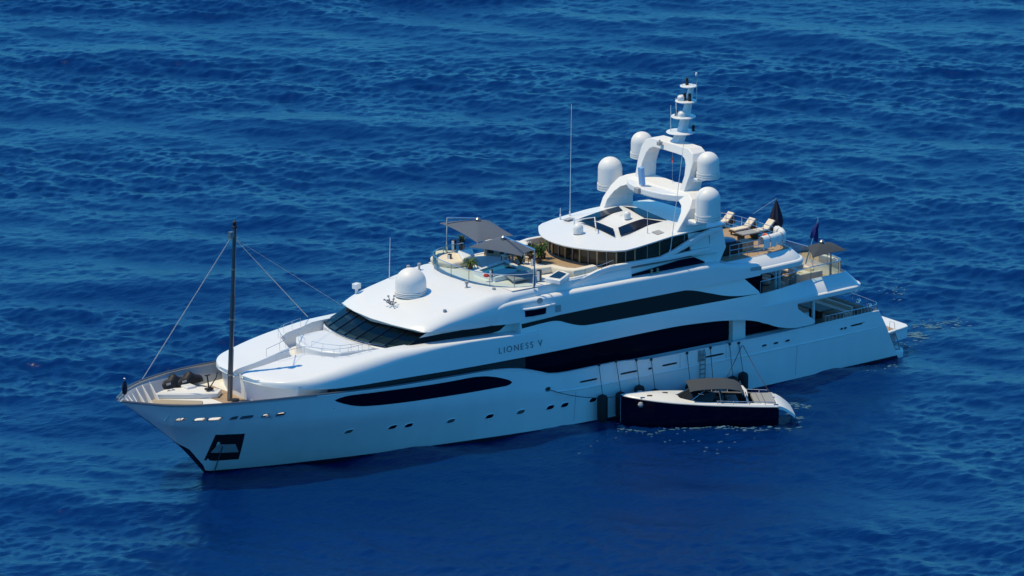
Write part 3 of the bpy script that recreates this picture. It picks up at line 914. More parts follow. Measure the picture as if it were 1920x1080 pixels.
# windlass gear and davit
mb = MB(); mb.lathe((8.0, -1.75, 4.58), [(.3, 0), (.34, .08), (.2, .16), (.18, .42), (.3, .5), (.28, .62), (0, .66)], 16); part(mb, 'windlass', BLACK)
p0 = P(392, 729, z=5.06); 
mb = MB(); mb.tube([p0, p0+Vector((-.15, 0, .95))], .05, 6); mb.tube([p0, p0+Vector((.7, .2, .6)), p0+Vector((.85, .25, .95))], .04, 6); mb.tube([p0+Vector((-.32, 0, .95)), p0+Vector((.1, 0, .95))], .04, 6); mb.box(p0, (.5, .35, .12))
part(mb, 'davit', BLACK)
# covered watercraft
def watercraft(px, py, label, s=1.0, rz=0.15):
    c = P(px, py, z=4.93)
    t = thing('jet_ski', c, label, 'jet ski', 'covered jet skis on the foredeck', rz)
    mb = MB(); rows = []
    for x, wv, hv in [(-1.35, .1, .35), (-1.2, .35, .45), (-.8, .5, .58), (-.3, .5, .62), (0, .48, .95), (.25, .45, 1.02), (.5, .45, .78), (.9, .46, .62), (1.3, .42, .5), (1.42, .3, .3)]:
        rows.append([(x*s, wv*cos(a)*s, max(0.02, hv*(max(sin(a), 0)**.8))*s) for a in lin(-.05, pi+.05, 11)])
    mb.grid(rows); mb.cap(rows[0]); mb.cap(rows[-1])
    mb.build('cover', BLACK, t, smooth=60)
    mb = MB(); mb.sweep([(-.9*s, -.40*s, .36*s), (-.5*s, -.45*s, .40*s)], .05, .14); mb.build('reflective_strip', GREY, t)
    return t
watercraft(322, 724, 'black covered jet ski nearer the bow on the foredeck hatch', .82, .12)
watercraft(352, 719, 'black covered jet ski nearer the mast on the foredeck hatch', .82, .12)
# foremast
mx = 8.75
fm = thing('foremast', (mx, 0, 4.56), 'tall steel foremast standing on the foredeck', 'mast')
mast_top = P(440, 428, y=0)
mb = MB(); b0 = Vector((0, 0, 0)); tp = mast_top-Vector((mx, 0, 4.56))
mb.tube([b0, b0+tp*.3], .175, 14); mb.tube([tp*.3, tp*.62], .155, 14); mb.tube([tp*.62, tp], .13, 14)
mb.build('pole', MASTM, fm)
for f, r in ((.15, .23), (.47, .2), (.76, .18)):
    mb = MB(); mb.tube([tp*f, tp*f+Vector((0, 0, .09))], r, 14); mb.build('collar', DSTEEL, fm)
mb = MB(); mb.lathe(tp+Vector((0, 0, .02)), [(.17, 0), (.17, .1), (.1, .14), (.13, .2), (.13, .42), (.06, .5), (0, .52)], 12); mb.build('masthead_light', BLACK, fm)
mb = MB(); mb.box(tp+Vector((-.28, 0, -.38)), (.3, .3, .36)); mb.tube([tp+Vector((-.5, .0, -.62)), tp+Vector((.2, 0, -.62))], .05, 6); mb.build('lamp_bracket', DSTEEL, fm)
def stay(a, b, M=LROPE, r=.022, par=fm):
    o = Vector((mx, 0, 4.56)); mb = MB(); mb.tube([Vector(a)-o, Vector(b)-o], r, 5); return mb.build('stay', M, par)
tpw = Vector((mx, 0, 4.56))+tp
stay(tpw+Vector((-.3, 0, -.6)), P(267, 711, z=5.85), r=.03)
stay(tpw+Vector((.1, .1, -.75)), P(577, 594, y=5.2), r=.026)
stay(tpw+Vector((.1, .1, -.75)), P(640, 572, y=4.2), r=.012)
# jackstaff
js = P(229, 757, z=6.0); js = Vector((.25, -.28, 6.0))
jk = thing('jackstaff', js, 'short jackstaff with a furled dark flag at the tip of the bow', 'flagstaff')
mb = MB(); mb.tube([(0, 0, 0), (.05, 0, 1.5)], .03, 6); mb.lathe((.05, 0, 1.5), [(.07, 0), (.08, .07), (0, .14)], 8); mb.build('pole', STEEL, jk)
mb = MB(); mb.lathe((.08, .02, .42), [(.05, 0), (.17, .12), (.21, .4), (.17, .7), (.1, .95), (0, 1.0)], 9, sx=1.0, sy=.7); mb.build('furled_flag', NAVYC, jk)
# rails along the sunken stair and walkway
def rail(path, h=.9, name='railing', posts=None, M=STEEL, r=.02, rails=(1.0,), parent=None, step=1.1, rp=None):
    mb = MB(); path = [Vector(p) for p in path]
    dense = [path[0]]
    for a, b in zip(path, path[1:]):
        n = max(1, round((b-a).length/step))
        dense += [a.lerp(b, (i+1)/n) for i in range(n)]
    for f in rails: mb.tube([p+Vector((0, 0, h*f)) for p in dense], r, 6)
    for p in dense: mb.tube([p, p+Vector((0, 0, h))], rp or r*.9, 5)
    return part(mb, name, M, parent=parent or yacht, smooth=50, weld=False)
def ntop(x): return S1zt(x)+.03
for sd in (-1, 1):
    rail([(x, sd*y, ntop(x)-.02) for x, y in [(12.2, .7), (13.4, .9), (14.0, 1.1), (14.5, 2.4), (14.9, 3.25), (15.7, 3.75), (17.2, 3.95)]], .62, r=.016, step=.95)
    rail([(x, sd*y, 7.26) for x, y in [(15.1, .4), (15.3, 1.4), (15.95, 2.45), (17.5, 2.8)]], .45, r=.014, step=.9)
rail([(wh_front(y, 7.42)-.5, y, 7.28) for y in lin(-3.6, 3.6, 7)], .16, r=.014, step=1.4)

# ------------------------------------------------------------ domes
def dome(c, r, h, name='radome', base=.30, rings=3, parent=None, stem=0.0):
    prof = []
    if stem: prof += [(r*.5, -stem), (r*.62, -.06)]
    else: prof += [(r*.80, 0)]
    prof += [(r*.97, .02)]
    for k in range(rings):
        z0 = .04+base*k/rings; z1 = .04+base*(k+1)/rings
        prof += [(r*1.05, z0+.012), (r*1.045, z1-.035), (r*.955, z1-.03), (r*.955, z1-.004)]
    zb = .04+base; zc = h-r*.95
    prof += [(r, zb+.01), (r*1.0, zb+.05), (r*.985, max(zc, zb+.1))]
    zc = max(zc, zb+.1)
    for a in lin(.12, pi/2, 9): prof.append((r*.985*cos(a), zc+(h-zc)*sin(a)))
    prof[-1] = (0.0, h)
    mb = MB(); mb.lathe(c, prof, 36)
    return part(mb, name, DOMEW, smooth=28, parent=parent or yacht)
front_dome_c = P(768, 562, y=0)
dome((23.75, 0.35, 9.36), 1.06, 1.9, base=.34)
ARX = 44.5
for sd in (-1, 1):
    dome((ARX, sd*5.5, 12.62), .86, 2.35, base=.48)
    dome((45.9, sd*3.72, 15.05), .77, 1.85, base=.42)


# ------------------------------------------------------------ lounge under the hardtop
gl = [(39.2, 4.5), (37.9, 4.1), (37.1, 3.0), (36.6, 1.6), (36.5, 0), (36.6, -1.5), (37.1, -2.8), (38.0, -3.8), (39.2, -4.3), (41.2, -4.42), (45.5, -4.42)]
def dense(path, n):
    P_ = [Vector(p) for p in path]; out = [P_[0]]
    for a, b in zip(P_, P_[1:]): out += [a.lerp(b, (i+1)/n) for i in range(n)]
    return out
gd = dense([(x, y, 0) for x, y in gl], 2)
def edge0(x): return float(np.interp(x, [35.5, 37, 38.2, 40, 42, 44.5, 47.3], [11.26, 11.28, 11.34, 11.54, 11.74, 11.82, 11.76]))-.06
mb = MB(); mb.grid([[(p.x, p.y, 10.0), (p.x, p.y, edge0(p.x))] for p in gd])
lw = part(mb, 'lounge_glazing', mat('lounge_glass', (0.045, 0.036, 0.026), 0.05, spec=0.4, noise=.9, nscale=1.1), smooth=10)  # brown mottling painted in for reflections and the interior behind
for i, p in enumerate(gd):
    mb = MB(); mb.sweep([(p.x-.04, p.y, 10.0), (p.x-.04, p.y, edge0(p.x))], .08 if i % 2 else .13, .07, up=Vector((1, 0, 0)))
    part(mb, 'frame_post', GOLD if i % 2 == 0 else DSTEEL, parent=lw)
# hardtop
half = [(35.55, 0), (35.62, .85), (35.85, 1.8), (36.3, 2.75), (36.9, 3.65), (37.4, 4.3), (38.0, 4.68), (39.0, 4.82), (40.5, 4.82), (42.5, 4.74), (44.5, 4.6), (46.3, 4.4), (47.0, 4.3), (47.2, 3.0), (47.25, 1.5), (47.25, 0)]
fx = []
for i in range(len(half)-1):
    for k in range(3): fx.append(Vector(half[i]).lerp(Vector(half[i+1]), k/3))
outl = fx+[Vector(half[-1])]
outl = [(p.x, p.y) for p in outl]+[(p.x, -p.y) for p in outl[::-1][1:-1]]
def edge_z(x): return float(np.interp(x, [35.5, 37, 38.2, 40, 42, 44.5, 47.3], [11.26, 11.28, 11.34, 11.54, 11.74, 11.82, 11.76]))
def htz(x, f):     # f=0 edge, 1 centre
    return edge_z(x)+float(np.interp(x, [36, 40, 44], [.5, .36, .26]))*(1-(1-f)**2)
mb = MB(); rows = []; cx0 = 42.0
def hrow(scale, z): return [(cx0+(x-cx0)*scale, y*scale, z(x)) for x, y in outl]
rows.append(hrow(.90, lambda x: htz(x, 0)-.12))
rows.append(hrow(.985, lambda x: htz(x, 0)-.10))
rows.append(hrow(1.0, lambda x: htz(x, 0)-.03))
for sc in (1.0, .992, .96, .9, .8, .65, .45, .2): rows.append(hrow(sc, lambda x, sc=sc: htz(x, 1-sc)+(.02 if sc < 1 else .02)))
mb.grid(rows, closed=True); mb.cap(rows[-1]); mb.cap(rows[0][::-1])
ht_ob = part(mb, 'hardtop', WHITE, smooth=40)
# roof light: dark glass diamond with a white middle panel and spokes
sk = [P(1080, 411, z=11.86), P(1165, 387, z=11.86), P(1250, 419, z=11.80), P(1157, 441, z=11.74)]
def onroof(x, y, d=.015):
    f = 0
    for sc in lin(1, 0, 60):
        X = cx0+(x-cx0)/max(sc, 1e-3)
        hy = np.interp(X, [q[0] for q in half], [q[1] for q in half])
        if abs(y) > hy*sc or X < 35.55 or X > 47.25: break
        f = 1-sc
    return htz(x, f)+.02+d
def roof_patch(name, pts, M, d, th=.03, n=6, parent=None):
    rows = []; (a, b, c, e) = [Vector((p[0], p[1])) for p in pts]
    for i in range(n+1):
        t = i/n; rows.append([])
        for j in range(n+1):
            u = j/n; q = a.lerp(b, u).lerp(e.lerp(c, u), t); rows[-1].append((q.x, q.y, onroof(q.x, q.y, d)))
    mb = MB(); mb.grid(rows)
    edge = rows[0]+[r[-1] for r in rows[1:]]+rows[-1][::-1][1:]+[r[0] for r in rows[::-1][1:-1]]
    mb.grid([edge, [(x, y, z-th) for x, y, z in edge]], closed=True)
    return part(mb, name, M, parent=parent or ht_ob)
def pl(px, py, z=11.82): return P(px, py, z=z)
g1 = [(1080, 411), (1160, 390), (1168, 401), (1120, 412)]
g2 = [(1168, 391), (1199, 397), (1250, 419), (1208, 415)]
g3 = [(1092, 414), (1118, 418), (1150, 430), (1150, 440)]
g4 = [(1159, 429), (1207, 417), (1243, 421), (1163, 439)]
g3 = [(1086, 413), (1116, 417), (1150, 430), (1153, 440)]
for g in (g1, g2, g3, g4): roof_patch('roof_light', [pl(*q) for q in g], GLASS, .03)
for hx_, hy_ in [(39.4, 3.5), (41.6, -3.7)]:
    roof_patch('roof_hatch', [(hx_-.3, hy_-.3), (hx_+.3, hy_-.3), (hx_+.3, hy_+.3), (hx_-.3, hy_+.3)], GREY, .04)
mb = MB(); a = pl(1075, 417); b = pl(1115, 417); c = pl(1117, 433)
mb.tube([a+Vector((0, 0, .15)), b+Vector((0, 0, .35)), c+Vector((0, 0, .3)), c], .045, 6); part(mb, 'roof_rail', WHITE)
q = P(1084, 437, z=11.6); dome((q.x, q.y, onroof(q.x, q.y)-.02), .36, .72, base=.1, rings=1)
q = P(1176, 412, z=11.95); dome((q.x, q.y, onroof(q.x, q.y)-.02), .24, .5, base=.06, rings=1)
# supports at the hardtop's after end
for sd in (-1, 1):
    mb = MB(); mb.sweep([(40.6, sd*4.66, 10.2), (42.2, sd*4.68, 10.58), (43.4, sd*4.69, 11.0), (44.4, sd*4.68, 11.36), (45.6, sd*4.62, 11.56), (46.4, sd*4.55, 11.58)], [.2, .3, .34, .36, .36, .3], [.2, .34, .4, .4, .34, .2])
    part(mb, 'hardtop_fin', WHITE, smooth=60)
    mb = MB(); mb.add([(x, sd*y, z) for x, y, z in [(44.0, 4.6, 9.3), (46.2, 4.6, 9.1), (46.9, 4.52, 10.2), (46.7, 4.35, 11.62), (43.6, 4.45, 11.62)]]+[(x, sd*y, z) for x, y, z in [(44.0, 3.9, 9.3), (46.2, 3.9, 9.1), (46.9, 3.9, 10.2), (46.7, 3.9, 11.62), (43.6, 3.9, 11.62)]],
                      [(0, 1, 2, 3, 4), (9, 8, 7, 6, 5), (0, 5, 6, 1), (1, 6, 7, 2), (2, 7, 8, 3), (3, 8, 9, 4), (4, 9, 5, 0)])
    part(mb, 'lounge_end_wall', WHITE, smooth=20, bevel=.05)
mb = MB(); mb.box((46.3, 0, 10.2), (.1, 7.6, 2.1)); part(mb, 'lounge_aft_glazing', GLASS)

# ------------------------------------------------------------ radar arch
def arch_frame(name, outer, inner, xf, xb):
    full = lambda L: [(y, z) for y, z in L]+[(-y, z) for y, z in L[::-1][1:]]
    O_, I_ = full(outer), full(inner); F = I(xf); B = I(xb); rows = []
    for (yo, zo), (yi, zi) in zip(O_, I_):
        rows.append([(F(zo), yo, zo), (B(zo), yo, zo), (B(zi), yi, zi), (F(zi), yi, zi)])
    mb = MB(); mb.grid(rows, closed=True); mb.cap(rows[0]); mb.cap(rows[-1])
    return part(mb, name, DOMEW, smooth=18, bevel=.05)
arch_frame('lower_arch', [(4.3, 11.3), (4.5, 12.5), (4.42, 13.3), (4.1, 13.85), (3.5, 14.12), (1.8, 14.08), (0, 14.04)],
           [(3.8, 11.3), (3.95, 12.45), (3.75, 13.0), (3.4, 13.36), (2.9, 13.56), (1.6, 13.6), (0, 13.62)],
           [(11.3, 42.4), (12.5, 43.1), (13.3, 43.75), (14.12, 44.4)], [(11.3, 45.2), (12.5, 45.35), (13.4, 45.7), (14.12, 46.1)])
arch_frame('upper_arch', [(2.75, 13.9), (2.92, 15.2), (2.9, 16.1), (2.65, 16.62), (2.1, 16.86), (1.0, 16.88), (0, 16.88)],
           [(2.25, 13.9), (2.36, 15.1), (2.2, 15.8), (1.95, 16.14), (1.6, 16.3), (.9, 16.32), (0, 16.32)],
           [(13.9, 44.5), (15.5, 45.0), (16.85, 45.45)], [(13.9, 46.0), (15.5, 46.2), (16.85, 46.6)])
for sd in (-1, 1):
    mb = MB(); mb.sweep([(44.1, sd*4.1, 12.45), (44.35, sd*4.8, 12.36), (44.5, sd*5.5, 12.56)], [1.5, 1.1, .8], [.6, .3, .16], up=Vector((0, 0, 1)))
    part(mb, 'dome_bracket', WHITE, smooth=60)
    mb = MB(); mb.sweep([(45.4, sd*2.5, 14.95), (45.7, sd*3.1, 14.84), (45.9, sd*3.72, 15.0)], [1.0, .8, .6], [.45, .26, .14], up=Vector((0, 0, 1)))
    part(mb, 'dome_bracket', WHITE, smooth=60)
mb = MB()
hb2 = [(43.15, 0), (43.2, 1.0), (43.4, 1.9), (43.85, 2.75), (44.4, 3.4), (45.9, 3.3), (46.25, 2.4), (46.3, 1.2), (46.3, 0)]
mb.prism(hb2+[(x, -y) for x, y in hb2[::-1][1:-1]], 13.50, 13.97)
part(mb, 'arch_crossbeam', WHITE, bevel=.09, seg=3)
mb = MB(); mb.box((43.2, .55, 13.75), (.5, .5, .4)); part(mb, 'radar_mount', GREY, bevel=.05)
q = P(1203, 330, x=43.55)
mb = MB(); mb.box(q, (.28, .42, 1.25), tilt=-.1); part(mb, 'radar_scanner', LBLUE, bevel=.03)
q = P(1234, 276, x=45.3)
mb = MB(); mb.box((45.15, .75, 16.74), (.3, .3, .26)); mb.tube([(45.15, .75, 16.6), (45.15, .75, 17.0)], .06, 8); part(mb, 'camera_dome', GREY, bevel=.04)
# hanging signal flag
mb = MB(); a = Vector((45.5, -.25, 16.2)); mb.tube([a, a+Vector((0, 0, -2.3))], .012, 4)
hl = part(mb, 'halyard', LROPE)
mb = MB(); mb.grid([[a+Vector((.02*sin(k), .09*j, -.28-.1*k)) for j in (-1, 0, 1)] for k in range(5)]); part(mb, 'courtesy_flag', RED, parent=hl)
# main mast with four platforms
mast = MB()
mast.sweep([(46.0, 0, 16.6), (46.55, 0, 17.6), (46.95, 0, 19.0), (47.3, 0, 20.6)], [.7, .58, .46, .3], [.78, .62, .5, .34], up=Vector((1, 0, 0)))
mo = part(mast, 'main_mast', WHITE, smooth=50)
for px, py, r in [(1276, 247, 1.0), (1281, 218, .87), (1286, 189, .75), (1291, 161, .6)]:
    q = P(px, py, y=0)
    mb = MB(); mb.lathe((q.x, 0, q.z-.09), [(r*.8, .02), (r*.96, .04), (r, .08), (r*.97, .12), (r*.85, .14), (0, .15)], 28); part(mb, 'mast_platform', WHITE, parent=mo)
def little(kind, c, d=None, M=WHITE, r=.15, h=.3):
    mb = MB()
    if kind == 'dome': mb.lathe(c, [(r*.9, 0), (r, .04), (r, h*.5)]+[(r*cos(a), h*.5+h*.5*sin(a)) for a in lin(.3, pi/2-.01, 4)]+[(0, h)], 12)
    elif kind == 'lamp': mb.lathe(c, [(r, 0), (r, h*.3), (r*.6, h*.36), (r*.85, h*.45), (r*.85, h*.9), (0, h)], 8)
    else: mb.tube([c, Vector(c)+Vector((0, 0, h))], r, 5)
    return part(mb, d or 'antenna', M, parent=mo)
for c, h in [((45.75, .3, 17.42), 2.0), ((45.95, .55, 17.42), 1.4), ((46.0, .0, 18.58), 1.1), ((46.35, .5, 18.58), 1.25), ((46.4, .1, 19.72), .5), ((47.5, -.35, 19.72), 1.3), ((46.65, .2, 20.73), .5), ((47.45, -.35, 20.73), .7), ((47.2, -.3, 20.73), .5)]:
    little('a', c, 'whip_antenna', STEEL if h < 1 else WHITE, .026, h)
for c, r, h in [((46.35, -.15, 18.58), .3, .46), ((46.5, .1, 19.72), .27, .40)]: little('dome', c, 'small_dome', WHITE, r, h)
for c in [((47.15, -.45, 17.47)), ((46.2, .25, 18.58)), ((46.65, -.1, 19.75)), ((46.85, -.4, 19.72)), ((47.0, .1, 20.73))]: little('lamp', c, 'navigation_light', BLACK, .12, .55)
little('dome', (47.5, -.3, 21.38), 'wind_vane', WHITE, .08, .26)

# ------------------------------------------------------------ whip antennas and small roof gear
def whip(px, py, px2, py2, y, r=.03, name='whip_antenna'):
    a = P(px, py, y=y); b = P(px2, py2, y=y)
    mb = MB(); mb.tube([a, a.lerp(b, .3), b], r, 6, r2=r*.5); mb.tube([a, a+Vector((0, 0, .35))], r*1.8, 6)
    return part(mb, name, WHITE)
def roof_whip(x, y, h, r, lean=.12):
    a = Vector((x, y, onroof(x, y)-.03)); b = a+Vector((lean, 0, h))
    mb = MB(); mb.tube([a, a.lerp(b, .3), b], r, 6, r2=r*.5); mb.tube([a, a+Vector((0, 0, .35))], r*1.8, 6); return part(mb, 'whip_antenna', WHITE)
roof_whip(40.1, 4.3, 7.9, .03); roof_whip(39.2, 4.2, .8, .035, 0)
whip(1256, 478, 1282, 268, -4.75)
mb = MB(); mb.tube([(24.7, 4.2, 9.3), (24.8, 4.2, 12.4)], .03, 6, r2=.014); part(mb, 'whip_antenna', WHITE)
roof_whip(41.0, -3.3, 1.7, .022, 0); roof_whip(38.6, 1.8, .6, .03, 0)
def gear(px, py, z, kind): return gear3(P(px, py, z=z), kind)
def gear3(c, kind):
    mb = MB()
    if kind == 'search':
        mb.tube([c, c+Vector((0, 0, .35))], .12, 8); mb.box(c+Vector((0, 0, .52)), (.5, .42, .38), rz=.3); return part(mb, 'searchlight', WHITE, bevel=.05)
    if kind == 'cam':
        mb.lathe(c, [(.18, 0), (.16, .06), (.07, .1), (.07, .3), (.13, .34), (.12, .5), (0, .54)], 10); return part(mb, 'deck_camera', GREY)
    if kind == 'horn':
        for k in range(9):
            d = Vector((random.uniform(-.45, .45), random.uniform(-.5, .5), 0)); h = random.uniform(.2, .62)
            mb.tube([c+d*.3, c+d+Vector((0, 0, h))], .03, 5); mb.box(c+d+Vector((0, 0, h)), (.13, .08, .08))
        return part(mb, 'horn_cluster', DSTEEL)
gear3(Vector((22.1, 4.35, 8.9)), 'search'); gear3(Vector((26.4, 4.35, 9.7)), 'cam')
gear(736, 571, 9.15, 'horn')
for px, py, z in [(786, 507, 9.9), (875, 541, 9.85), (834, 594, 8.9), (926, 553, 9.6)]: gear(px, py, z, 'cam')
hull_patch('vent_disc', 30.2, 9.2, .5, .4, GREY, power=2, yf=s2_y)
mb = MB(); A = [(x, -(s2_y(x, z)+.01), z) for x, z in [(31.45, 8.2), (31.95, 8.2), (31.95, 8.66), (31.45, 8.66)]]; mb.cap(A); part(mb, 'vent_grille', GREY)
mb = MB(); A = [(x, -(s2_y(x, z)+.012), z) for x, z in [(48.3, 8.45), (49.3, 8.4), (49.3, 8.66), (48.3, 8.7)]]; mb.cap(A); part(mb, 'vent_grille', GREY)
for px in (1222, 1233):
    q = P(px, 502, y=-5.0); mb = MB(); mb.lathe((q.x, -5.0, 9.45), [(.1, 0), (.1, .12), (.05, .16), (.09, .2), (.09, .3), (0, .34)], 8); part(mb, 'side_light', GOLD)

# ------------------------------------------------------------ forward sun deck
FZ = 10.0
# curved glass screen
arc = [(31.5, 5.0), (30.2, 4.95), (29.2, 4.7), (28.3, 4.1), (27.75, 3.2), (27.45, 2.0), (27.35, .7), (27.35, -.6), (27.55, -1.8), (27.95, -2.9), (28.7, -3.8), (29.6, -4.3), (30.6, -4.5)]
arc = [(p.x, p.y) for p in dense([(x, y, 0) for x, y in arc], 2)]
mb = MB(); mb.grid([[(x, y, 9.9), (x, y, 10.86)] for x, y in arc]); gs = part(mb, 'glass_screen', CLEAR)
mb = MB(); mb.tube([(x, y, 10.88) for x, y in arc], .028, 6); part(mb, 'handrail', STEEL, parent=gs)
for i, (x, y) in enumerate(arc):
    if i % 3 == 0:
        mb = MB(); mb.tube([(x, y, 9.85), (x, y, 10.9)], .026, 6); part(mb, 'post', DSTEEL, parent=gs)
# white coaming inside the screen and forward sun pad
mb = MB(); A = []
for x, y in arc:
    k = .35; d = Vector((32.5-x, -y*.9)).normalized()
    A.append([(x+.03, y, 9.7), (x+.05, y, 10.03), (x+d.x*k, y+d.y*k, 10.05), (x+d.x*.9, y+d.y*.9, 10.02)])
mb.grid(A); part(mb, 'deck_edge', WHITE, smooth=40)
def pad(name, pts, z0, z1, M, bevel=.12, parent=None, **k):
    mb = MB(); mb.prism([(p[0], p[1]) for p in pts], z0, z1); return part(mb, name, M, bevel=bevel, seg=3, parent=parent or yacht, **k)
zz = 10.45
front_pad = pad('sun_pad', [P(806, 480, z=zz), P(826, 468, z=zz), P(870, 468, z=zz), P(888, 478, z=zz), P(884, 487, z=zz), P(850, 492, z=zz), P(822, 489, z=zz)], 10.0, 10.42, CREAM, .16)
pad('back_cushion', [P(858, 471, z=10.6), P(886, 468, z=10.6), P(890, 478, z=10.6), P(868, 487, z=10.6)], 10.4, 10.68, WHITE, .12)
# pool with coaming
pw = [P(898, 508, z=10.28), P(946, 491, z=10.28), P(984, 508, z=10.28), P(930, 519, z=10.28)]
cent = sum((Vector(p) for p in pw), Vector())/4
po = [cent+(Vector(p)-cent)*1.22 for p in pw]
mb = MB(); mb.grid([[(p.x, p.y, 10.0) for p in po], [(p.x, p.y, 10.32) for p in po], [(p.x, p.y, 10.33) for p in pw], [(p.x, p.y, 10.2) for p in pw]], closed=True)
pool = part(mb, 'pool', WHITE, smooth=20)
mb = MB(); mb.cap([(p.x, p.y, 10.24) for p in pw]); part(mb, 'pool_water', POOLW, parent=pool)
pad('lid_mat', [P(946, 512, z=10.4), P(985, 505, z=10.4), P(1002, 517, z=10.4), P(962, 524, z=10.4)], 10.2, 10.36, PADG, .08)
# bar unit with dark niches behind the pool
bq = [P(880, 487, z=10.0), P(975, 497, z=10.0)]
b0 = Vector((32.6, 4.1)); b1 = Vector((34.4, 1.6))
def bar():
    t = thing('deck_bar', (b0.x, b0.y, FZ), 'beige panelled bar unit with dark niches in the shade of the canopies', 'bar unit')
    d = (b1-b0); L = d.length; d.normalize(); n = Vector((-d.y, d.x))
    if n.x > 0: n = -n
    o = b0
    def pt(s, q, z): v = d*s+n*q; return (v.x, v.y, z)
    mb = MB(); mb.add([pt(s, q, z) for s in (0, L) for q in (0, -.7) for z in (0, .95)], [(0, 1, 3, 2), (4, 6, 7, 5), (0, 4, 5, 1), (2, 3, 7, 6), (0, 2, 6, 4), (1, 5, 7, 3)])
    mb.build('cabinet', BEIGE, t, smooth=0)
    for s in (.25, 1.15, 2.05):
        mb = MB(); mb.add([pt(s+a, .012, z) for a, z in ((0, .2), (.45, .2), (.45, .8), (0, .8))], [(0, 1, 2, 3)]); mb.build('niche', BLACK, t, smooth=0)
    mb = MB(); mb.add([pt(s, q, z) for s in (-.06, L+.06) for q in (.08, -.78) for z in (.95, 1.02)], [(0, 1, 3, 2), (4, 6, 7, 5), (0, 4, 5, 1), (2, 3, 7, 6), (0, 2, 6, 4), (1, 5, 7, 3)])
    mb.build('counter', DECKW, t, smooth=0)
bar()
# cantilever shades
def shade(name, label, corners, hub, pole_b, pole_t, M, group, arm=True, cat='parasol'):
    base = Vector(pole_b); t = thing(name, base, label, cat, group)
    c = [Vector(p)-base for p in corners]; h = Vector(hub)-base
    mb = MB(); n = 8; rows = []
    per = []
    for i in range(4):
        a, b = c[i], c[(i+1) % 4]
        for k in range(n):
            q = a.lerp(b, k/n); s = 4*(k/n)*(1-k/n)
            mid = (h-q); q = q+Vector((mid.x, mid.y, 0))*.06*s+Vector((0, 0, .05*s)); per.append(q)
    for f in (0, .2, .4, .6, .8, .94):
        rows.append([p.lerp(h, f)+Vector((0, 0, .22*f*(1-f)*1.0)) for p in per])
    mb.grid(rows, closed=True); mb.cap(rows[-1])
    low = [[p-Vector((0, 0, .02)) for p in r] for r in rows]
    mb.grid(low, closed=True, flip=True); mb.grid([rows[0], low[0]], closed=True)
    mb.build('canopy', M, t, smooth=25)
    mb = MB()
    for p in c: mb.tube([h-Vector((0, 0, .06)), p-Vector((0, 0, .05))], .025, 5)
    mb.build('ribs', STEEL, t)
    mb = MB(); mb.lathe(h-Vector((0, 0, .1)), [(.16, 0), (.2, .06), (.2, .2), (.1, .3), (0, .34)], 10); mb.build('hub', DSTEEL, t)
    pt_ = Vector(pole_t)-base
    mb = MB(); mb.tube([(0, 0, 0), pt_], .055, 8); mb.tube([(0, 0, 0), pt_*.3], .085, 8); mb.build('pole', STEEL, t)
    if arm:
        mb = MB(); mb.tube([pt_, h+Vector((0, 0, .15))], .05, 8); mb.build('arm', STEEL, t)
    return t
def Pz(px, py, z): return tuple(P(px, py, z=z))
shade('cantilever_parasol', 'grey square deck parasol on the far side of the pool, higher of the pair', [Pz(825, 418, 12.42), Pz(895, 455, 12.05), Pz(963, 442, 12.15), Pz(918, 414, 12.35)], Pz(896, 413, 12.85), (30.1, 5.05, 10.0), tuple(P(838, 408, x=30.0)), CANVAS, 'grey parasols over the forward sun deck')
shade('cantilever_parasol', 'grey square deck parasol nearer the lounge windows, lower of the pair', [Pz(878, 463, 12.1), Pz(978, 480, 11.98), Pz(1003, 469, 12.0), Pz(935, 444, 12.25)], Pz(944, 447, 12.75), (30.15, -4.9, 10.0), tuple(P(1003, 468, x=30.1)), CANVAS, 'grey parasols over the forward sun deck')
# loudspeakers / lantern boxes along the deck edge
def lantern(px, py, z, label, s=1.0):
    c = P(px, py, z=z); t = thing('deck_speaker', c, label, 'speaker', 'black and white speakers on the sun deck', .6)
    mb = MB(); mb.box((0, .0, .33*s), (.34*s, .22*s, .66*s)); mb.build('cabinet', BLACK, t, bevel=.02, smooth=0)
    mb = MB(); mb.box((-.19*s, 0, .33*s), (.03, .17*s, .6*s)); mb.build('front_panel', WHITE, t, smooth=0)
    return t
lantern(843, 494, 10.06, 'dark speaker at the front edge of the sun pad inside the glass screen')
lantern(1011, 526, 10.06, 'dark speaker beside the pole of the nearer parasol', 1.1)
lantern(921, 519, 10.3, 'dark speaker on the near edge of the pool', .75)
lantern(851, 468, 10.06, 'dark speaker behind the sun pad on the far rail', 1.05)
lantern(999, 500, 10.06, 'dark speaker in front of the palms by the lounge', .9)
mb = MB(); c = P(912, 519, z=10.35); mb.lathe(c, [(.16, 0), (.22, .05), (.14, .22), (0, .26)], 10); tag(mb.build('red_cushion', RED, origin=tuple(c)), 'small red cushion lying on the pool edge by a speaker', 'cushion')
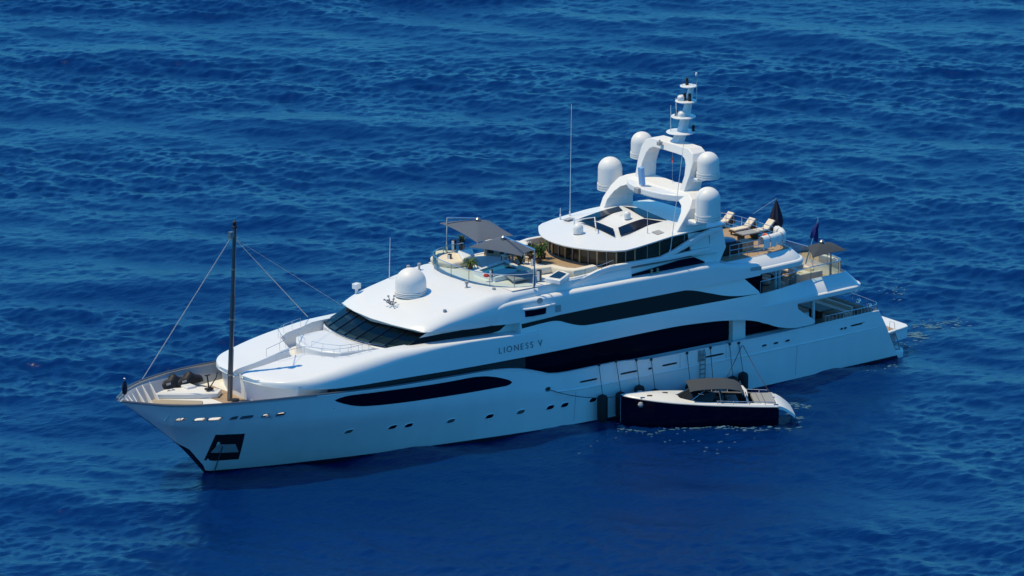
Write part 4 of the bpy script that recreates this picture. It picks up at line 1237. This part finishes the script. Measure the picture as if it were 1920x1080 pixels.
# plants
def plant(px, py, z, h, r, n, M, label, name='potted_plant', droop=.5):
    c = P(px, py, z=z); t = thing(name, c, label, 'plant', 'pot plants on the sun deck')
    mb = MB(); mb.lathe((0, 0, 0), [(.16, 0), (.22, .3), (.2, .32), (.12, .3)], 10); mb.build('pot', POT, t)
    mb = MB()
    rr = random.Random(int(px*7+py))
    for k in range(n):
        a = rr.uniform(0, 2*pi); R = r*rr.uniform(.6, 1.15); H = .3+h*rr.uniform(.35, 1.0); wd = rr.uniform(.035, .06)
        pts = []
        for i in range(6):
            u = i/5; q = Vector((cos(a)*R*u, sin(a)*R*u, .3+(H-.3)*(1-(1-u)**2)-droop*R*u*u*.9)); pts.append(q)
        s = Vector((-sin(a), cos(a), 0))
        rows = [[p-s*wd*(1.1-abs(2*i/5-.9)), p+Vector((0, 0, .01)), p+s*wd*(1.1-abs(2*i/5-.9))] for i, p in enumerate(pts)]
        mb.grid(rows)
    mb.build('leaves', M, t, smooth=0)
    return t
plant(882, 503, 10.05, .7, .75, 60, GREEN, 'low spiky plant at the corner of the pool nearest the bow', droop=.9)
plant(977, 503, 10.05, 1.1, .5, 50, DGREEN, 'dark green plant at the pool corner nearest the lounge')
plant(1010, 492, 10.05, 1.3, .75, 90, GREEN, 'bushy green palm in front of the lounge windows, larger one')
plant(1018, 484, 10.05, 1.15, .55, 70, GREEN, 'tall thin palm behind the bushy palm by the lounge windows', droop=.7)
plant(996, 486, 10.05, 1.1, .5, 60, DGREEN, 'dark palm at the edge of the parasol by the lounge')
plant(866, 468, 10.05, .9, .45, 50, DGREEN, 'small palm beside the far speaker under the higher parasol')
# dining set below the canopies
def chair(px, py, rz, label):
    c = P(px, py, z=10.02); t = thing('deck_chair', c, label, 'chair', 'dining chairs under the parasols', rz)
    mb = MB(); mb.box((0, 0, .42), (.46, .46, .08)); mb.build('seat', CREAM, t, smooth=0)
    mb = MB(); mb.box((.22, 0, .68), (.06, .46, .5)); mb.build('backrest', CREAM, t, smooth=0)
    for a in (-.2, .2):
        for b in (-.2, .2):
            mb = MB(); mb.tube([(a, b, 0), (a, b, .4)], .025, 5); mb.build('leg', WOOD, t)
chair(948, 490, .3, 'cream deck chair at the bow end of the dark table under the parasol')
chair(966, 486, 2.6, 'cream deck chair on the far side of the dark table under the parasol')
chair(983, 494, 3.4, 'cream deck chair at the lounge end of the dark table by the palms')
c = P(962, 492, z=10.02)
t = thing('dining_table', c, 'small dark deck table in the shade of the nearer parasol', 'table')
mb = MB(); mb.box((0, 0, .7), (1.3, .8, .05), rz=.7); mb.build('table_top', WOOD, t, smooth=0)
mb = MB(); mb.lathe((0, 0, 0), [(.3, 0), (.3, .03), (.06, .06), (.05, .68)], 10); mb.build('pedestal', DSTEEL, t)
# cream curved bench in front of the lounge and the sun-deck skylight beside it
zz = 10.5
mb = MB()
crv = [P(975, 497, z=zz), P(990, 501, z=zz), P(1012, 500, z=zz), P(1035, 497, z=zz), P(1055, 502, z=zz), P(1075, 505, z=zz), P(1096, 501, z=zz), P(1114, 497, z=zz)]
mb.sweep([(p.x, p.y, 10.26) for p in crv], .62, .5); part(mb, 'curved_bench', CREAM, smooth=50)
k4 = [P(1030, 518, z=10.4), P(1047, 507, z=10.4), P(1062, 512, z=10.4), P(1050, 521, z=10.4)]
pad('deck_skylight', [Vector(p)+(Vector(p)-sum((Vector(q) for q in k4), Vector())/4)*.45 for p in k4], 10.0, 10.34, WHITE, .06)
mb = MB(); mb.prism([(p[0], p[1]) for p in k4], 10.34, 10.37); part(mb, 'skylight_glass', GLASS)
rail([(34.6, -4.72, 10.0), (36.0, -4.72, 10.1), (37.0, -4.7, 10.25)], .55, step=1.0)

# ------------------------------------------------------------ after sun deck
AZ_ = 9.10
ad = [(47.4, -4.3), (49.0, -4.25), (51.0, -4.1), (52.3, -3.8), (52.9, -3.1), (53.1, -1.6), (53.15, 0), (53.1, 1.6), (52.9, 3.1), (52.3, 3.8), (51.0, 4.1), (49.0, 4.25), (46.8, 4.3)]
rail([(x, y, 9.12) for x, y in ad], 1.05, rails=(1.0, .66, .33), r=.022, step=.9)
def lounger(px, py, rz, label):
    c = P(px, py, z=AZ_); t = thing('sun_lounger', c, label, 'sun lounger', 'sun loungers on the after sun deck', rz)
    mb = MB(); mb.box((0, 0, .25), (1.95, .68, .1)); mb.build('frame', WOOD, t, smooth=0)
    for a in (-.8, .7):
        for b in (-.27, .27):
            mb = MB(); mb.box((a, b, .1), (.08, .08, .2)); mb.build('leg', WOOD, t, smooth=0)
    mb = MB(); mb.box((-.28, 0, .37), (1.3, .64, .15)); mb.build('mattress', CREAM, t, bevel=.05, smooth=30)
    mb = MB(); mb.box((.66, 0, .64), (.85, .64, .14), tilt=-.75); mb.build('backrest', CREAM, t, bevel=.05, smooth=30)
    mb = MB(); mb.box((.72, 0, .58), (.9, .7, .05), tilt=-.75); mb.box((.78, .36, .42), (.4, .04, .4)); mb.box((.78, -.36, .42), (.4, .04, .4)); mb.build('back_frame', WOOD, t, smooth=0)
lounger(1352, 426, .05, 'cream sun lounger beside the large radome on the after sun deck, forward one')
lounger(1392, 437, .05, 'cream sun lounger in the middle of the after sun deck with raised back')
lounger(1428, 440, .05, 'cream sun lounger next to the closed parasol')
# tub with blue cover, grey table, teak steps
c = P(1358, 474, z=AZ_)
t = thing('spa_tub', (c.x, c.y, AZ_), 'dark square spa tub with an oval blue cover', 'tub')
mb = MB(); mb.box((0, 0, .42), (1.7, 1.5, .84)); mb.build('casing', BLACK, t, bevel=.06, smooth=0)
mb = MB(); mb.lathe((.1, .1, .84), [(.72, 0), (.78, .05), (.7, .1), (0, .11)], 24); mb.build('cover', mat('blue_cover', (.10, .16, .26), .4), t)
c = P(1402, 449, z=AZ_)
t = thing('low_table', (c.x, c.y, AZ_), 'grey rectangular low table between the tub and the loungers', 'table')
mb = MB(); mb.box((0, 0, .5), (1.5, .9, .08)); mb.build('table_top', PADG, t, smooth=0)
for a in (-.6, .6):
    mb = MB(); mb.box((a, 0, .23), (.1, .7, .46)); mb.build('leg', BLACK, t, smooth=0)
c = P(1396, 468, z=AZ_)
t = thing('teak_chest', (c.x, c.y, AZ_), 'teak deck chest beside the dark tub', 'chest')
mb = MB(); mb.box((0, 0, .3), (1.0, .8, .6)); mb.build('box', TEAK, t, bevel=.03, smooth=0)
mb = MB(); mb.box((0, 0, .62), (1.04, .84, .05)); mb.build('lid', TEAK, t, smooth=0)
# closed parasol
c = P(1455, 434, z=AZ_)
t = thing('closed_parasol', c, 'closed dark navy parasol standing on the after sun deck', 'parasol')
mb = MB(); rows = []
for r, z in [(.34, .35), (.42, .6), (.36, 1.1), (.24, 1.6), (.1, 2.1), (.04, 2.25)]:
    rows.append([(r*(1+.28*(k % 2))*cos(2*pi*k/16), r*(1+.28*(k % 2))*sin(2*pi*k/16), z) for k in range(16)])
mb.grid(rows, closed=True); mb.cap(rows[-1]); mb.cap(rows[0]); mb.build('canopy', NAVYC, t, smooth=20)
mb = MB(); mb.tube([(0, 0, 0), (0, 0, 2.4)], .035, 6); mb.build('pole', STEEL, t)
mb = MB(); mb.box((0, 0, .05), (.7, .7, .1)); mb.build('base', GREYD, t, smooth=0)
mb = MB(); b = P(1412, 401, z=11.0); mb.tube([Vector((0, 0, 2.38)), b-c], .012, 4); mb.build('stay', LROPE, t)
# towels over the stern rail, life ring
tp_path = [Vector(p) for p in [(50.55, -4.14), (51.2, -4.07), (51.8, -3.93), (52.35, -3.75), (52.75, -3.3), (52.95, -2.7)]]
for k, q in enumerate(tp_path):
    a_ = tp_path[max(k-1, 0)]; b_ = tp_path[min(k+1, 5)]; d = (b_-a_).normalized(); nn = Vector((d.y, -d.x))
    mb = MB(); rr = random.Random(k); rows = []
    for j in range(9):
        e = q+d*(-.31+.62*j/8); s_ = .05*sin(j*1.7+k); L = .50+.2*rr.random()
        def tw3(off, z): v = e+nn*off; return (v.x, v.y, z)
        rows.append([tw3(.20+s_, 10.10-L), tw3(.26+s_*.6, 9.9), tw3(.27, 10.1), tw3(.2, 10.27), tw3(.05, 10.36+s_), tw3(-.12, 10.34), tw3(-.24, 10.22), tw3(-.27+s_*.5, 9.9), tw3(-.2+s_, 9.72)])
    mb.grid(rows); o = mb.build('towel', WHITE, None, smooth=60, origin=(q.x, q.y, 10.2))
    place = ['nearest the dark tub', 'second from the tub', 'third from the tub', 'fourth from the tub', 'fifth from the tub', 'at the very stern'][k]
    tag(o, 'white towel hung over the after sun deck rail, %s' % place, 'towel', 'towels on the stern rail')
c = Vector((50.9, -3.85, 10.05))
mb = MB(); rows = []
for i in range(20):
    a = 2*pi*i/20; rows.append([(c.x+.1*sin(b)*.9, c.y+(.3+.085*cos(b))*cos(a), c.z+(.3+.085*cos(b))*sin(a)) for b in [2*pi*k/8 for k in range(8)]])
rows.append(rows[0]); mb.grid(rows, closed=True)
tag(mb.build('life_ring', ORANGE, origin=tuple(c)), 'orange life ring on the after sun deck rail by the towels', 'life ring')

# ------------------------------------------------------------ upper after deck
UZ = 5.9
gp = stern_path(49.2, 57.75, lambda x: hr(x)-.34-.88*sm01((x-49)/6), .9)
mb = MB(); mb.grid([[(x, y, 6.72), (x, y, 7.55)] for x, y in gp]); g2 = part(mb, 'glass_rail', CLEAR)
mb = MB(); mb.tube([(x, y, 7.58) for x, y in gp], .03, 6); part(mb, 'handrail', STEEL, parent=g2)
for i, (x, y) in enumerate(gp):
    if i % 3 == 0: mb = MB(); mb.tube([(x, y, 6.7), (x, y, 7.58)], .024, 5); part(mb, 'post', DSTEEL, parent=g2)
for sd in (-1, 1):
    for x in (51.4, 51.75):
        mb = MB(); mb.tube([(x, sd*4.35, 5.9), (x, sd*4.35, 8.1)], .1, 8); part(mb, 'deck_pillar', WHITE)
def sofa(name, c, L, rz, label, M=CREAM, d=.85, group='sofas on the after decks'):
    t = thing(name, c, label, 'sofa', group, rz)
    mb = MB(); mb.box((0, 0, .2), (L, d, .4)); mb.build('base', M, t, bevel=.06, smooth=30)
    mb = MB(); mb.box((0, d/2-.12, .55), (L, .24, .5)); mb.build('backrest', M, t, bevel=.07, smooth=30)
    mb = MB(); mb.box((0, -.1, .45), (L-.2, d-.3, .14)); mb.build('seat_cushion', M, t, bevel=.05, smooth=30)
    return t
sofa('sofa', (55.6, -2.5, UZ), 2.4, pi, 'cream sofa at the near side of the upper after deck below the small parasol')
sofa('sofa', (56.3, -.6, UZ), 3.0, -pi/2, 'cream sofa across the stern end of the upper after deck')
sofa('sofa', (54.6, 1.8, UZ), 2.2, 0, 'cream sofa on the far side of the upper after deck')
c = Vector((54.7, -.4, UZ))
t = thing('coffee_table', c, 'dark low table between the cream sofas of the upper after deck', 'table')
mb = MB(); mb.box((0, 0, .42), (1.4, .9, .07)); mb.build('table_top', WOOD, t, smooth=0)
mb = MB(); mb.box((0, 0, .2), (.7, .4, .4)); mb.build('pedestal', WOOD, t, smooth=0)
for k, (x, y) in enumerate([(53.2, -2.6), (53.0, -1.2)]):
    t = thing('pouf', (x, y, UZ), ['round cream pouf nearest the deck pillar', 'round cream pouf beside the dark low table'][k], 'pouf', 'poufs on the upper after deck')
    mb = MB(); mb.lathe((0, 0, 0), [(.34, 0), (.36, .1), (.36, .36), (.3, .44), (0, .46)], 16); mb.build('cushion', CREAM, t)
    mb = MB(); mb.lathe((0, 0, 0), [(.37, 0), (.37, .08), (.36, .08)], 16); mb.build('plinth', WOOD, t)
pb = P(1558, 512, z=6.72)
shade('stern_parasol', 'taupe square parasol over the upper after deck at the stern', [Pz(1512, 463, 8.55), Pz(1524, 483, 8.35), Pz(1588, 469, 8.35), Pz(1560, 455, 8.6)], Pz(1541, 455, 8.85), (pb.x, pb.y, 5.95), tuple(P(1558, 468, x=pb.x)), TAUPE, 'parasols at the stern')
# ensign staff
fb = P(1511, 461, y=0.0); ft = P(1534, 411, y=0.0)
t = thing('ensign_staff', fb, 'raked steel flagstaff with a drooping dark blue ensign at the stern', 'flagstaff')
mb = MB(); mb.tube([(0, 0, -1.3), ft-fb], .05, 8); mb.lathe(ft-fb, [(.07, 0), (.08, .08), (0, .14)], 8); mb.build('staff', STEEL, t)
mb = MB(); rows = []; d = (ft-fb)
for i in range(8):
    u = .30+.62*i/7; p = d*u; w_ = .9*(1-.5*abs(u-.45))
    rows.append([p+Vector((.95*w_*k/6*(1-u)*1.15+.02, .12*sin(k*1.6+i*.5), -.55*w_*(k/6)**1.3*(1.0-u*.3))) for k in range(7)])
mb.grid(rows); mb.build('flag', FLAGB, t, smooth=60)

# ------------------------------------------------------------ main after deck and stern
rp = [(x, y) for x, y in stern_path(55.0, 60.3, lambda x: hr(x)-.12, .9)]
rail([(x, y, 3.78) for x, y in rp], .42, rails=(1.0,), r=.025, step=1.0)
house(lin(51.5, 54.0, 3), 3.6, 2.8, 5.5, 'cockpit_house', GLASS)
for sd in (-1, 1):
    mb = MB(); mb.tube([(54.6, sd*4.6, 2.8), (54.6, sd*4.6, 5.5)], .12, 8); part(mb, 'deck_pillar', WHITE)
    mb = MB(); mb.box((54.2, sd*4.3, 3.6), (.5, .1, 1.5)); part(mb, 'cabinet', WHITE, bevel=.03)
sofa('sofa', (59.3, -.5, 2.8), 4.6, -pi/2, 'cream sofa along the transom of the main after deck', CREAM)
c = Vector((57.6, -1.2, 2.8)); t = thing('dining_table', c, 'dark dining table on the main after deck in front of the transom sofa', 'table')
mb = MB(); mb.box((0, 0, .74), (1.3, 2.4, .06)); mb.build('table_top', WOOD, t, smooth=0)
mb = MB(); mb.box((0, 0, .36), (.5, .9, .72)); mb.build('pedestal', WOOD, t, smooth=0)
for k, (x, y) in enumerate([(60.15, -4.05), (60.35, -2.6)]):
    mb = MB(); mb.lathe((x, y, 3.76), [(.16, 0), (.18, .1), (.13, .22), (0, .26)], 10); part(mb, 'stern_fairlead', STEEL)
# bathing platform and lowered transom door
mb = MB(); mb.prism([(61.0, -4.75), (62.7, -4.75), (63.0, -4.3), (63.1, 0), (63.0, 4.3), (62.7, 4.75), (61.0, 4.75)], -.4, .42)
part(mb, 'bathing_platform', HULLW, bevel=.1)
pa, pbb, pc = P(1649, 589, z=1.8), P(1703, 611, z=1.8), P(1661, 627, z=1.8)
mb = MB(); mb.prism([(60.75, pc.y+.1), (pbb.x-.02, pbb.y), (pbb.x+.25, pbb.y+.5), (pbb.x+.3, 3.6), (60.75, 4.5)], 1.62, 1.8)
pf = part(mb, 'stern_door', WHITE, bevel=.05)
mb = MB(); mb.prism([(60.95, pc.y+.45), (62.4, pc.y+.78), (62.6, -1.2), (60.95, -1.0)], 1.803, 1.812); part(mb, 'teak_inlay', TEAK, parent=pf)
mb = MB(); mb.prism([(62.35, pbb.y+.02-.32), (pbb.x-.05, pbb.y+.05), (pbb.x+.2, pbb.y+.6), (pbb.x+.2, 3.3), (62.35, 3.4)], .95, 1.618); part(mb, 'float_box', HULLW, parent=pf)
mb = MB(); q = P(1684, 621, z=1.8)
for dx in (0, .42): mb.tube([(61.6+dx, -4.6, 1.75), (61.9+dx, -4.65, .9), (62.1+dx, -4.7, -.3)], .03, 6)
for z in (1.3, .9, .5, .1): mb.tube([(61.7+(1.75-z)*.25, -4.63, z), (62.12+(1.75-z)*.25, -4.63, z)], .03, 6)
part(mb, 'bathing_ladder', DSTEEL)
mb = MB(); mb.tube([(61.75, -4.3, 1.8), (61.8, -4.3, 2.5), (62.3, -4.2, 2.3), (62.35, -4.2, 1.8)], .02, 6); part(mb, 'grab_rail', STEEL)

# ------------------------------------------------------------ ladder, fenders and lines on the ship's side
t = thing('boarding_ladder', (43.75, -6.0, 1.2), 'dark boarding ladder hanging from the gate in the white hull', 'ladder')
for dx in (-.22, .22):
    mb = MB(); mb.tube([(dx, 0, .0), (dx, 0, 2.25), (dx, .1, 2.5)], .035, 6); mb.build('rail', DSTEEL, t)
for k in range(7):
    mb = MB(); mb.box((0, 0, .15+.33*k), (.46, .14, .04)); mb.build('step', DSTEEL, t, smooth=0)
fl = [(34.9, .15, 2.05, 1123, 684, 'tall black fender at the bow end of the row, clear of the tender'),
      (36.45, .2, 2.0, 1155, 677, 'black fender beside the bow tip of the tender'),
      (38.05, .4, 2.2, 1193, 675, 'black fender showing above the tender foredeck'),
      (39.4, -.1, 1.7, 1221, 674, 'black fender hung low behind the middle of the tender foredeck'),
      (42.45, -.1, 1.6, 1288, 662, 'black fender hung behind the tender on the bow side of the ladder'),
      (44.4, -.1, 1.6, 1332, 652, 'black fender hung behind the tender on the stern side of the ladder'),
      (46.15, -.1, 1.5, 1368, 645, 'black fender hung behind the tender canopy, next to the tall stern fender'),
      (47.05, -.2, 1.65, 1385, 643, 'tall black fender at the stern end of the row')]
for x, z0, z1, px, py, lab in fl:
    t = thing('fender', (x, -6.32, z0), lab, 'fender', 'black fenders along the hull')
    H = z1-z0; r = .36
    mb = MB(); mb.lathe((0, 0, 0), [(r*.5, 0), (r*.85, .08), (r, .25), (r, H-.25), (r*.85, H-.08), (r*.4, H), (0.05, H+.05)], 18); mb.build('body', RUBBER, t)
    tp_ = P(px, py, y=-(hr(x)+.05))-Vector((x, -6.32, z0))
    mb = MB(); mb.tube([(0, 0, H), tp_], .022, 5); mb.build('line', ROPE, t)
    mb = MB(); mb.box(tp_, (.16, .1, .16)); mb.build('cleat', BLACK, t, smooth=0)

# ------------------------------------------------------------ the tender
TB = Vector((35.85, -7.1, 0)); TA = -radians(31.0)
tt = thing('tender_boat', TB, 'navy blue motor tender with white deck and grey canopy moored alongside the yacht', 'boat', rz=TA)
tw = smoothI([(0, .02), (.3, .26), (.8, .58), (1.6, .98), (2.6, 1.32), (4, 1.58), (6, 1.72), (9, 1.72), (10.6, 1.62)])
tz = smoothI([(0, 2.06), (2, 1.92), (4, 1.78), (6.5, 1.62), (10.6, 1.40)])
txs = [0, .15, .3, .5, .8, 1.2, 1.6, 2.1, 2.6, 3.2, 4, 5, 6, 7, 8, 9, 10, 10.6]
mb = MB()
for sd in (-1, 1):
    rows = []
    for x in txs:
        w_, z = tw(x), tz(x); k = min(1, x/3)
        rows.append([(x+.0, 0, -.5+.25*(1-k)), (x, sd*w_*(.35+.35*k), -.15), (x, sd*w_*(.72+.16*k), .25), (x, sd*w_*(.9+.06*k), .9), (x, sd*w_, z-.12), (x, sd*(w_+.035), z-.08), (x, sd*(w_+.03), z)])
    mb.grid(rows)
    e = rows[-1]; mb.cap(e+[(10.6, 0, 1.40)])
mb.build('hull', NAVY, tt, smooth=35)
# white deck with a long cockpit opening
mb = MB()
ck = lambda x: float(np.interp(x, [3.7, 4.4, 5.4, 6.2, 9.4], [0.0, .75, 1.2, 1.36, 1.36]))
for sd in (-1, 1):
    rows = []
    for x in [0.02, .3, .6, 1, 1.6, 2.2, 2.8, 3.4, 3.7, 4.0, 4.4, 4.9, 5.4, 6.2, 7, 8, 8.7, 9.4, 10.6]:
        w_, z = tw(x), tz(x); i = ck(x) if 3.7 < x <= 9.4 else 0.0
        cam_ = .16*min(1, x/2)
        rows.append([(x, sd*w_, z+.005), (x, sd*max(w_-.06, i+(w_-i)*.7), z+.05+cam_*.12), (x, sd*(i+(w_-i)*.45), z+.05+cam_*.55*(1 if i == 0 else .4)), (x, sd*i, z+.06+cam_*(1 if i == 0 else .45))])
    mb.grid(rows)
mb.build('deck', WHITE, tt, smooth=30)
mb = MB(); rows = []
for x in lin(4.0, 9.4, 14):
    i = ck(x); z = tz(x)+.08
    rows.append([(x, -i, z), (x, -i, .75), (x, i, .75), (x, i, z)])
mb.grid(rows); mb.build('cockpit', BLACK, tt, smooth=0)
# wrap windscreen
mb = MB(); rows = []
for k in range(15):
    a = -pi*.5+pi*k/14
    y = 1.42*sin(a); x0_ = 3.75+2.3*(1-cos(a))**.9; lean = .95*cos(a)+.35
    z0_ = tz(x0_)+.12
    rows.append([(x0_, y, z0_), (x0_+lean*.5, y*.95, z0_+.33), (x0_+lean, y*.88, z0_+.66)])
mb.grid(rows); ws = mb.build('windscreen', SCREEN, tt, smooth=60)
mb = MB(); mb.tube([r[2] for r in rows], .03, 6); mb.build('top_rail', DSTEEL, ws)
mb = MB(); mb.tube([r for r in rows[3]], .035, 6); mb.tube([r for r in rows[11]], .035, 6); mb.build('frame', STEEL, ws)
mb = MB()
for y in (-.72, .35): mb.prism([(2.2, y-.16+.0), (2.6, y-.16), (2.6, y+.16), (2.2, y+.16)], tz(2.4)+.16, tz(2.4)+.20)
mb = MB(); mb.prism([(1.75, -.5), (2.1, -.5), (2.1, -.2), (1.75, -.2)], 2.02, 2.09); mb.build('deck_hatch', WOOD, tt, smooth=0)
mb = MB(); mb.prism([(2.9, .25), (3.25, .25), (3.25, .6), (2.9, .6)], 1.95, 2.03); mb.build('deck_hatch', WOOD, tt, smooth=0)
# seats, console
mb = MB(); mb.box((7.6, 0, 1.2), (.8, 2.2, .8)); mb.build('bench_seat', PADG, tt, bevel=.08, smooth=30)
mb = MB(); mb.box((5.9, .5, 1.4), (.7, 1.0, .9), tilt=.2); mb.build('helm_console', BLACK, tt, bevel=.06, smooth=30)
for y in (-.55, .55):
    mb = MB(); mb.box((6.6, y, 1.25), (.5, .55, .7)); mb.box((6.85, y, 1.75), (.12, .55, .6)); mb.build('helm_seat', GREYD, tt, bevel=.05, smooth=30)
# canopy on a frame
mb = MB(); rows = []
for x, dz in [(4.55, -.06), (4.8, .02), (5.5, .09), (6.4, .12), (7.2, .09), (7.9, -.04), (8.2, -.22)]:
    rows.append([(x, 1.42*s_, 2.74+dz-.15*abs(s_)**2.5) for s_ in lin(-1, 1, 11)])
mb.grid(rows); mb.grid([[(x, y, z-.03) for x, y, z in r] for r in rows], flip=True)
edge = rows[0]+[r[-1] for r in rows[1:]]+rows[-1][::-1][1:]+[r[0] for r in rows[::-1][1:-1]]
mb.grid([edge, [(x, y, z-.03) for x, y, z in edge]], closed=True)
can = mb.build('canopy', TAUPE, tt, smooth=40)
mb = MB()
for sd in (-1, 1):
    mb.tube([(8.6, sd*1.45, 1.6), (8.3, sd*1.4, 2.45)], .035, 6); mb.tube([(6.7, sd*1.5, 1.7), (6.5, sd*1.42, 2.6)], .03, 6); mb.tube([(5.5, sd*1.3, 2.3), (5.1, sd*1.42, 2.42)], .03, 6)
mb.build('canopy_frame', DSTEEL, tt)
mb = MB(); mb.sweep([(8.4, -1.3, 2.1), (8.5, 0, 2.14), (8.4, 1.3, 2.1)], .22, .1); mb.tube([(8.5, -1.25, 1.5), (8.42, -1.25, 2.1)], .05, 6); mb.tube([(8.5, 1.25, 1.5), (8.42, 1.25, 2.1)], .05, 6)
mb.build('roll_bar', WHITE, tt)
mb = MB(); mb.prism([(9.0, -1.25), (10.45, -1.22), (10.45, 1.22), (9.0, 1.25)], 1.35, 1.64); mb.build('sun_pad', PADG, tt, bevel=.09, seg=3, smooth=30)
# sloped stern and bathing platform
mb = MB(); rows = []
for x, z, w_ in [(10.5, 1.50, 1.62), (10.8, 1.44, 1.62), (11.1, 1.28, 1.56), (11.5, .98, 1.46), (11.75, .74, 1.38)]:
    rows.append([(x, y*w_, z-.04*abs(y)) for y in lin(-1, 1, 7)])
mb.grid(rows); mb.grid([[(x, y, z-.22) for x, y, z in r] for r in rows], flip=True)
edge = rows[0]+[r[-1] for r in rows[1:]]+rows[-1][::-1][1:]+[r[0] for r in rows[::-1][1:-1]]
mb.grid([edge, [(x, y, z-.22) for x, y, z in edge]], closed=True)
mb.build('stern_platform', WHITE, tt, smooth=30)
mb = MB()
for sd in (-1, 1): mb.box((10.4, sd*1.5, 1.52), (.3, .08, .08)); mb.box((1.4, sd*.8, 2.06), (.3, .06, .08))
mb.build('cleats', STEEL, tt)
mb = MB()
for sd in (-1, 1):
    mb.tube([(x, sd*(tw(x)+.04), tz(x)-.02) for x in lin(.1, 10.6, 24)], .035, 6)
mb.build('rub_rail', GREY, tt)
mb = MB()
for sd in (-1, 1):
    pts = [(x, sd*(tw(x)-.1), tz(x)+.3) for x in lin(6.4, 10.2, 8)]
    mb.tube(pts, .022, 6)
    for q_ in pts[::2]: mb.tube([(q_[0], q_[1], q_[2]-.28), q_], .02, 5)
mb.build('side_rail', STEEL, tt)
mb = MB(); mb.box((9.7, 0, 1.66), (.03, 2.2, .02)); mb.box((9.35, 0, 1.66), (.03, 2.2, .02)); mb.build('pad_seam', GREYD, tt, smooth=0)
mb = MB(); mb.lathe((1.25, -.92, 1.6), [(.0, -.2), (.14, -.14), (.2, 0), (.14, .14), (0, .2)], 12); mb.build('anchor_light', GREY, tt)
mb = MB(); mb.tube([(.0, -.03, 1.95), (-.02, -.02, 1.0), (.0, -.02, .1)], .03, 6); mb.build('stem_band', STEEL, tt)
# lines
def rope(a, b, label, sag=.12, r=.025, M=ROPE):
    a, b = Vector(a), Vector(b); pts = [a.lerp(b, k/12)-Vector((0, 0, sag*4*(k/12)*(1-k/12))) for k in range(13)]
    mb = MB(); mb.tube(pts, r, 5); tag(mb.build('mooring_line', M, origin=tuple(a)), label, 'rope', 'lines between tender and yacht')
M4 = Matrix.Translation(TB) @ Matrix.Rotation(TA, 4, 'Z')
def tl(p): return M4 @ Vector(p)
rope((30.75, -5.95, 3.0), tl((.35, .15, 2.0)), 'bow line from the round fairlead on the hull to the tender bow', .35)
q = P(1391, 648, y=-5.9)
rope(q, tl((6.9, 1.55, 1.7)), 'stern spring running down to the tender canopy', .1)
rope(q+Vector((.1, 0, 0)), tl((10.4, 1.5, 1.5)), 'stern line running down to the tender sun pad', .1)

# ------------------------------------------------------------ foam, and pale specks that stand in for sun sparkle
def foam(name, label, blobs, n, seed):
    rr = np.random.default_rng(seed); mb = MB()
    A2 = np.array([sin(AZ), cos(AZ)])
    for _ in range(n):
        b = blobs[rr.integers(len(blobs))]
        px = rr.normal(b[0], b[2]); py = rr.normal(b[1], b[3])
        p = P(px, py, z=0)
        du = (p.x-30)*R_[0]+p.y*R_[1]; dv = (p.x-30)*A2[0]+p.y*A2[1]
        def wz(x, y):
            u = (x-30)*R_[0]+y*R_[1]; v = (x-30)*A2[0]+y*A2[1]
            lee = np.clip((-y-3)/4, 0, 1)*np.clip((46+y)/26, 0, 1)*np.clip((x+16)/16, 0, 1)*np.clip((60-x)/12, 0, 1)
            return float(sea_z(np.array([u]), np.array([v]))[0]*(1-.32*lee))
        r = .6*abs(rr.normal(b[4], b[4]*.6))+.02; k = 7; ph = rr.uniform(0, 6.28)
        ring_ = []
        for i in range(k):
            a = 2*pi*i/k; q = r*rr.uniform(.5, 1.2); e1, e2 = q*cos(a)*2.6, q*sin(a)*1.0; x = p.x+e1*R_[0]+e2*A2[0]; y = p.y+e1*R_[1]+e2*A2[1]
            ring_.append((x, y, wz(x, y)+.015))
        mb.add([(p.x, p.y, wz(p.x, p.y)+.05)]+ring_, [(0, 1+i, 1+(i+1) % k) for i in range(k)])
    o = mb.build(name, FOAM, None, smooth=60)
    tag(o, label, 'foam', kind='stuff')
FOAM = mat('sea_foam', (0.06, 0.17, 0.26), 0.7, noise=.4, nscale=9)
foam('foam_sparkle_fleck', 'loose specks of foam, spray and painted sun sparkle along the waterline of the tender', [(1163, 800, 4, 4, .05), (1185, 808, 12, 2.5, .04), (1240, 812, 30, 6, .04), (1300, 804, 18, 2, .09), (1345, 806, 25, 2, .08), (1400, 808, 22, 2.5, .07), (1455, 800, 14, 5, .08), (1490, 783, 8, 6, .12), (1505, 760, 10, 8, .07), (1475, 755, 12, 6, .06), (1240, 830, 90, 14, .03)], 240, 3)
foam('wake_foam', 'pale broken foam behind the stern platform of the yacht', [(1715, 632, 14, 4, .13), (1735, 612, 22, 3, .08), (1690, 650, 10, 5, .08), (1770, 608, 20, 4, .06), (1650, 690, 25, 8, .04), (1675, 545, 12, 8, .03)], 200, 5)
